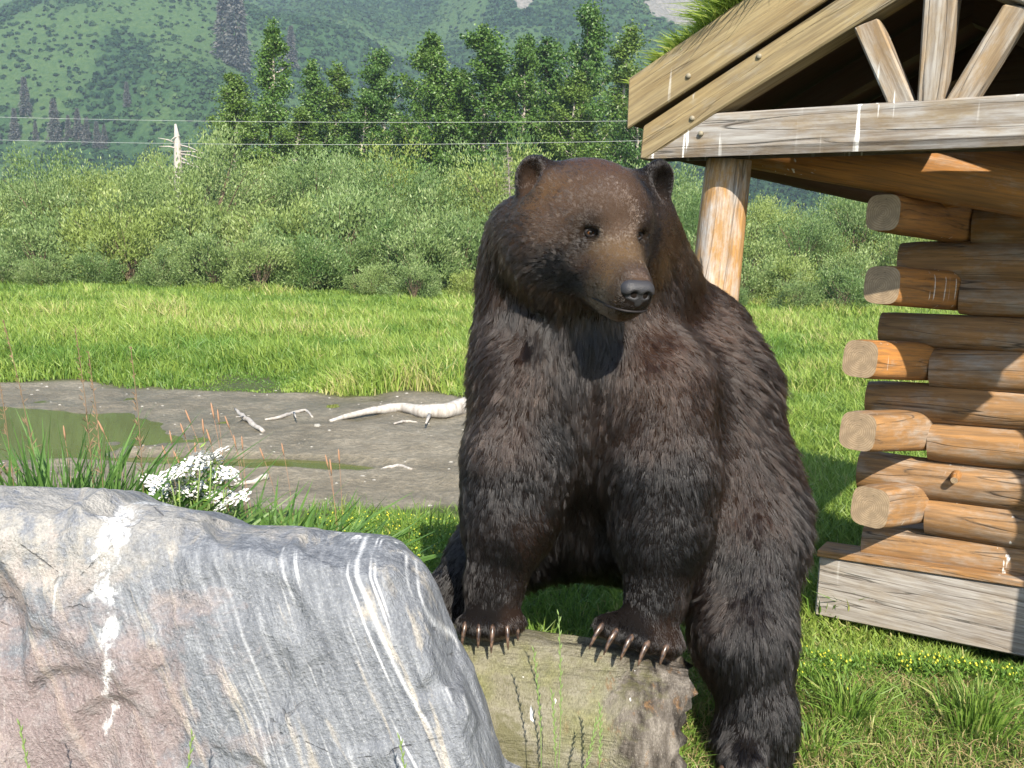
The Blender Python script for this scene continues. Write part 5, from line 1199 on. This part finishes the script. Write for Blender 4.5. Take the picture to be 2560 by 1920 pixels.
    def fieldat(p):
        q = (p-B.lo)/B.h; i = np.floor(q).astype(int); t = q-i; s8 = B.F[i[0]:i[0]+2, i[1]:i[1]+2, i[2]:i[2]+2]
        for ax_ in range(3): s8 = s8[0]*(1-t[ax_])+s8[1]*t[ax_]
        return s8
    tt = np.linspace(-1, 1, 19); lip = []
    for t_ in tt:
        th = t_*1.25; dr = math.cos(th)*f+math.sin(th)*r; o_ = HL(.20, 0, -.130-.016*abs(t_)**2)
        sx_ = next((x for x in np.arange(0, .25, .002) if fieldat(o_+dr*x) > 0), .12); lip.append(o_+dr*(sx_+.001))
    for l_ in lip: keep &= np.linalg.norm(P-l_, axis=1) > .0045
    face = np.linalg.norm(P-HL(.08, 0, 0), axis=1) < .27; K = np.where(face, np.maximum(K, .34), K)
    D = D+0.15*np.stack([noise(P, 9, 21, 2), noise(P, 9, 22, 2), noise(P, 9, 23, 2)], 1)
    D = D-(D*Nn).sum(1)[:, None]*Nn; D /= np.linalg.norm(D, axis=1)[:, None]+1e-6
    # clumps
    nc = 26000
    ci = rng.choice(N, nc, replace=False); kd = kdtree.KDTree(nc)
    for i, j in enumerate(ci): kd.insert(P[j], i)
    kd.balance(); cid = np.array([kd.find(p)[1] for p in P]); ci = ci[cid]
    crl = rng.normal(0, 1, (nc, 3))[cid]; clen = (1+.22*rng.normal(0, 1, nc))[cid]
    cval = np.exp(.15*rng.normal(0, 1, nc))[cid]
    L = .74*L*np.clip(clen, .7, 1.3)*rng.uniform(.7, 1.12, N)
    lift = rng.uniform(.17, .40, N)
    jit = rng.normal(0, 1, (N, 3))
    ns = 6; s = np.linspace(0, 1, ns)[None, :, None]
    def strand(P, Nn, D, L, lift, jit, crl, K):
        Lx = L[:, None, None]
        return P[:, None]-Nn[:, None]*np.minimum(.002, .1*L)[:, None, None]+Lx*(D[:, None]*s*.92+Nn[:, None]*(lift[:, None, None]*s-.22*s*s)
               + .07*jit[:, None]*s*s+(.03+.13*K)[:, None, None]*crl[:, None]*s*s - np.array([0, 0, .10])*s*s)
    X = strand(P, Nn, D, L, lift, jit, crl, K)
    G = strand(P[ci], Nn[ci], D[ci], L, lift*0+.45, jit*0, crl, K)
    X = X+(K[:, None, None]*.55*s**1.6)*(G-X)
    C = C*np.exp(.30*noise(P, 34, 77, 3))[:, None]
    C = np.where(face, .27, .215)[:, None]*C*np.where(face, cval**1.8, cval)[:, None]*np.where(face[:, None], 1.0, np.array([1.05, .97, .91]))*np.exp(.22*rng.normal(0, 1, N))[:, None]
    X, C, L = X[keep], C[keep], L[keep]; n = len(X)
    hc = bpy.data.hair_curves.new('bear_fur'); hc.add_curves([ns]*n)
    hc.position_data.foreach_set('vector', X.astype(np.float32).ravel())
    rr = (np.clip(.00030+.006*L, .00040, .00055)[:, None]*np.array([1, 1, .95, .8, .55, .12])[None]).astype(np.float32)
    ra = hc.attributes.get('radius') or hc.attributes.new('radius', 'FLOAT', 'POINT')
    ra.data.foreach_set('value', rr.ravel())
    ca = hc.attributes.new('fur_color', 'FLOAT_COLOR', 'CURVE')
    ca.data.foreach_set('color', np.c_[C, np.ones(n)].astype(np.float32).ravel())
    Fm = Mat('bear_fur'); cc = Fm.attr('fur_color').outputs['Color']
    hb = Fm.n('ShaderNodeBsdfHairPrincipled'); hb.model = 'CHIANG'; hb.parametrization = 'COLOR'
    Fm.set(hb.inputs['Color'], cc); Fm.set(hb.inputs['Roughness'], .30); Fm.set(hb.inputs['Radial Roughness'], .45)
    Fm.set(hb.inputs['Random Roughness'], .2); Fm.set(hb.inputs['IOR'], 1.5)
    fm = Fm.end(hb.outputs[0])
    fur = link('fur', hc, fm, bear)
    # ---------------- nose
    Nz = SDF(HL(.362, 0, -.078)-.075, HL(.362, 0, -.078)+.075, .0024)
    Nz.ell(HL(.350, 0, -.068), (.034, .045, .024), .02, rotH)
    Nz.ell(HL(.358, 0, -.096), (.022, .026, .030), .02, rotH)
    for sg in (-1, 1):
        Nz.ell(HL(.360, .026*sg, -.076), (.022, .020, .022), .015, rotH)
        Nz.ell(HL(.392, .019*sg, -.082), (.022, .0135, .0120), .006, rotH, sub=True); Nz.cone(HL(.386, .026*sg, -.086), .006, HL(.366, .045*sg, -.090), .0045, .006, sub=True)
    Nz.cone(HL(.384, 0, -.082), .003, HL(.384, 0, -.125), .003, .006, sub=True)
    v2, q2 = Nz.mesh(); v2 = smooth_mesh(v2, q2, 1)
    Ns = Mat('bear_nose'); o = Ns.pos()
    hgt = Ns.n('ShaderNodeTexVoronoi', Vector=o, Scale=420.0).outputs[0]
    Ns.end(Ns.bsdf((.020, .019, .021), .48, Ns.bump(hgt, .6, .0014), .45))
    link('nose', mesh_np('bear_nose', v2, q2, True), Ns.m, bear)
    # ---------------- lips
    Ls = Mat('bear_lip'); Ls.end(Ls.bsdf((.010, .008, .008), .6, spec=.25))
    link('mouth', MB().tube(lip[2:-2], .0036*(1-.5*np.abs(tt[2:-2])**2), 8).mesh('bear_mouth', True), Ls.m, bear)
    # ---------------- eyes
    Es = Mat('bear_eye'); Es.end(Es.bsdf((.10, .036, .010), .08, spec=.8))
    Ps = Mat('bear_pupil'); Ps.end(Ps.bsdf((.003, .003, .003), .05, spec=.8))
    for e in eyes:
        an_ = np.linspace(0, np.pi, 9); ball = MB(); c0 = e+f*.004
        prof = [(c0+f*.0135*math.cos(t_)) for t_ in an_[:-1]]
        ball.tube(prof[::-1], [.0135*math.sin(t_)+.0002 for t_ in an_[:-1]][::-1], 14)
        eo = link('eye', ball.mesh('bear_eyeball', True), Es.m, bear)
        pu = MB().tube([c0+f*.0125, c0+f*.0139], [.006, .0045], 12)
        link('pupil', pu.mesh('bear_pupil', True), Ps.m, eo)
        ring = np.linspace(0, 2*np.pi, 20)
        rp = [c0+f*.009+r*.0150*math.cos(t_)+u*.0095*math.sin(t_) for t_ in ring]
        link('eyelid', MB().tube(rp, .0048, 8, cap=False).mesh('bear_eyelid', True), Ls.m, eo)
    # ---------------- claws
    Cs = Mat('bear_claw'); o = Cs.obj()
    Cs.end(Cs.bsdf(Cs.ramp(Cs.noise(Cs.mapv(o, (30, 30, 30)), 3.0), [(.38, (.018, .012, .010)), (.66, (.12, .072, .045))]), .28, spec=.5))
    def claw(base, d, L, rd_=.0085):
        base = np.array(base); d = np.array(d, float); d /= np.linalg.norm(d)
        t = np.linspace(0, 1, 9); pts = base+np.outer(t, d)*L+np.outer(t**2, (0, 0, -.45*L))+np.outer(np.sin(t*np.pi)*.10*L, (0, -.5, .8))
        link('claw', MB().tube(pts, rd_*np.sqrt(np.clip(1.03-t, .0, 1)), 10, flat=1.25).mesh('bear_claw', True), Cs.m, bear)
    for i, t in enumerate(toesL): claw(np.array(A(*t))+(0, -.018, .010), (-.15+.06*i+.08*(i % 2), -.50, -.62), (.050, .046, .055, .052, .040)[i], .0092)
    for i, t in enumerate(toesR): claw(np.array(A(*t))+(-.002, -.018, .010), (-.60+.05*i, -.50, -.42), (.066, .064, .060, .058, .050)[i], (.0092, .0098, .0100, .0102, .0105)[i])
    for i in range(5): claw((0.645+.033*i, 2.355+.01*abs(i-2), .055), (-.1+.05*i, -1, -.25), .05)
    return bear
bear = build_bear()
# ------------------------------------------------------------------ haze
hz = Mat('haze'); pv = hz.n('ShaderNodeVolumePrincipled'); hz.set(pv.inputs['Color'], (.68, .84, .98)); hz.set(pv.inputs['Density'], .00034); hz.set(pv.inputs['Anisotropy'], .2)
hz.end(None, pv.outputs[0])
x0, x1, y0, y1, z0, z1 = -1650, 1650, -1650, 1750, -4, 345
V = [(x0, y0, z0), (x1, y0, z0), (x1, y1, z0), (x0, y1, z0), (x0, y0, z1), (x1, y0, z1), (x1, y1, z1), (x0, y1, z1)]
F = [(3, 2, 1, 0), (4, 5, 6, 7), (0, 1, 5, 4), (1, 2, 6, 5), (2, 3, 7, 6), (3, 0, 4, 7)]
hazeo = link('haze', mesh_np('haze', V, np.array(F)), hz.m); tag(hazeo, 'thin blue summer haze over the valley', 'haze', kind='stuff')
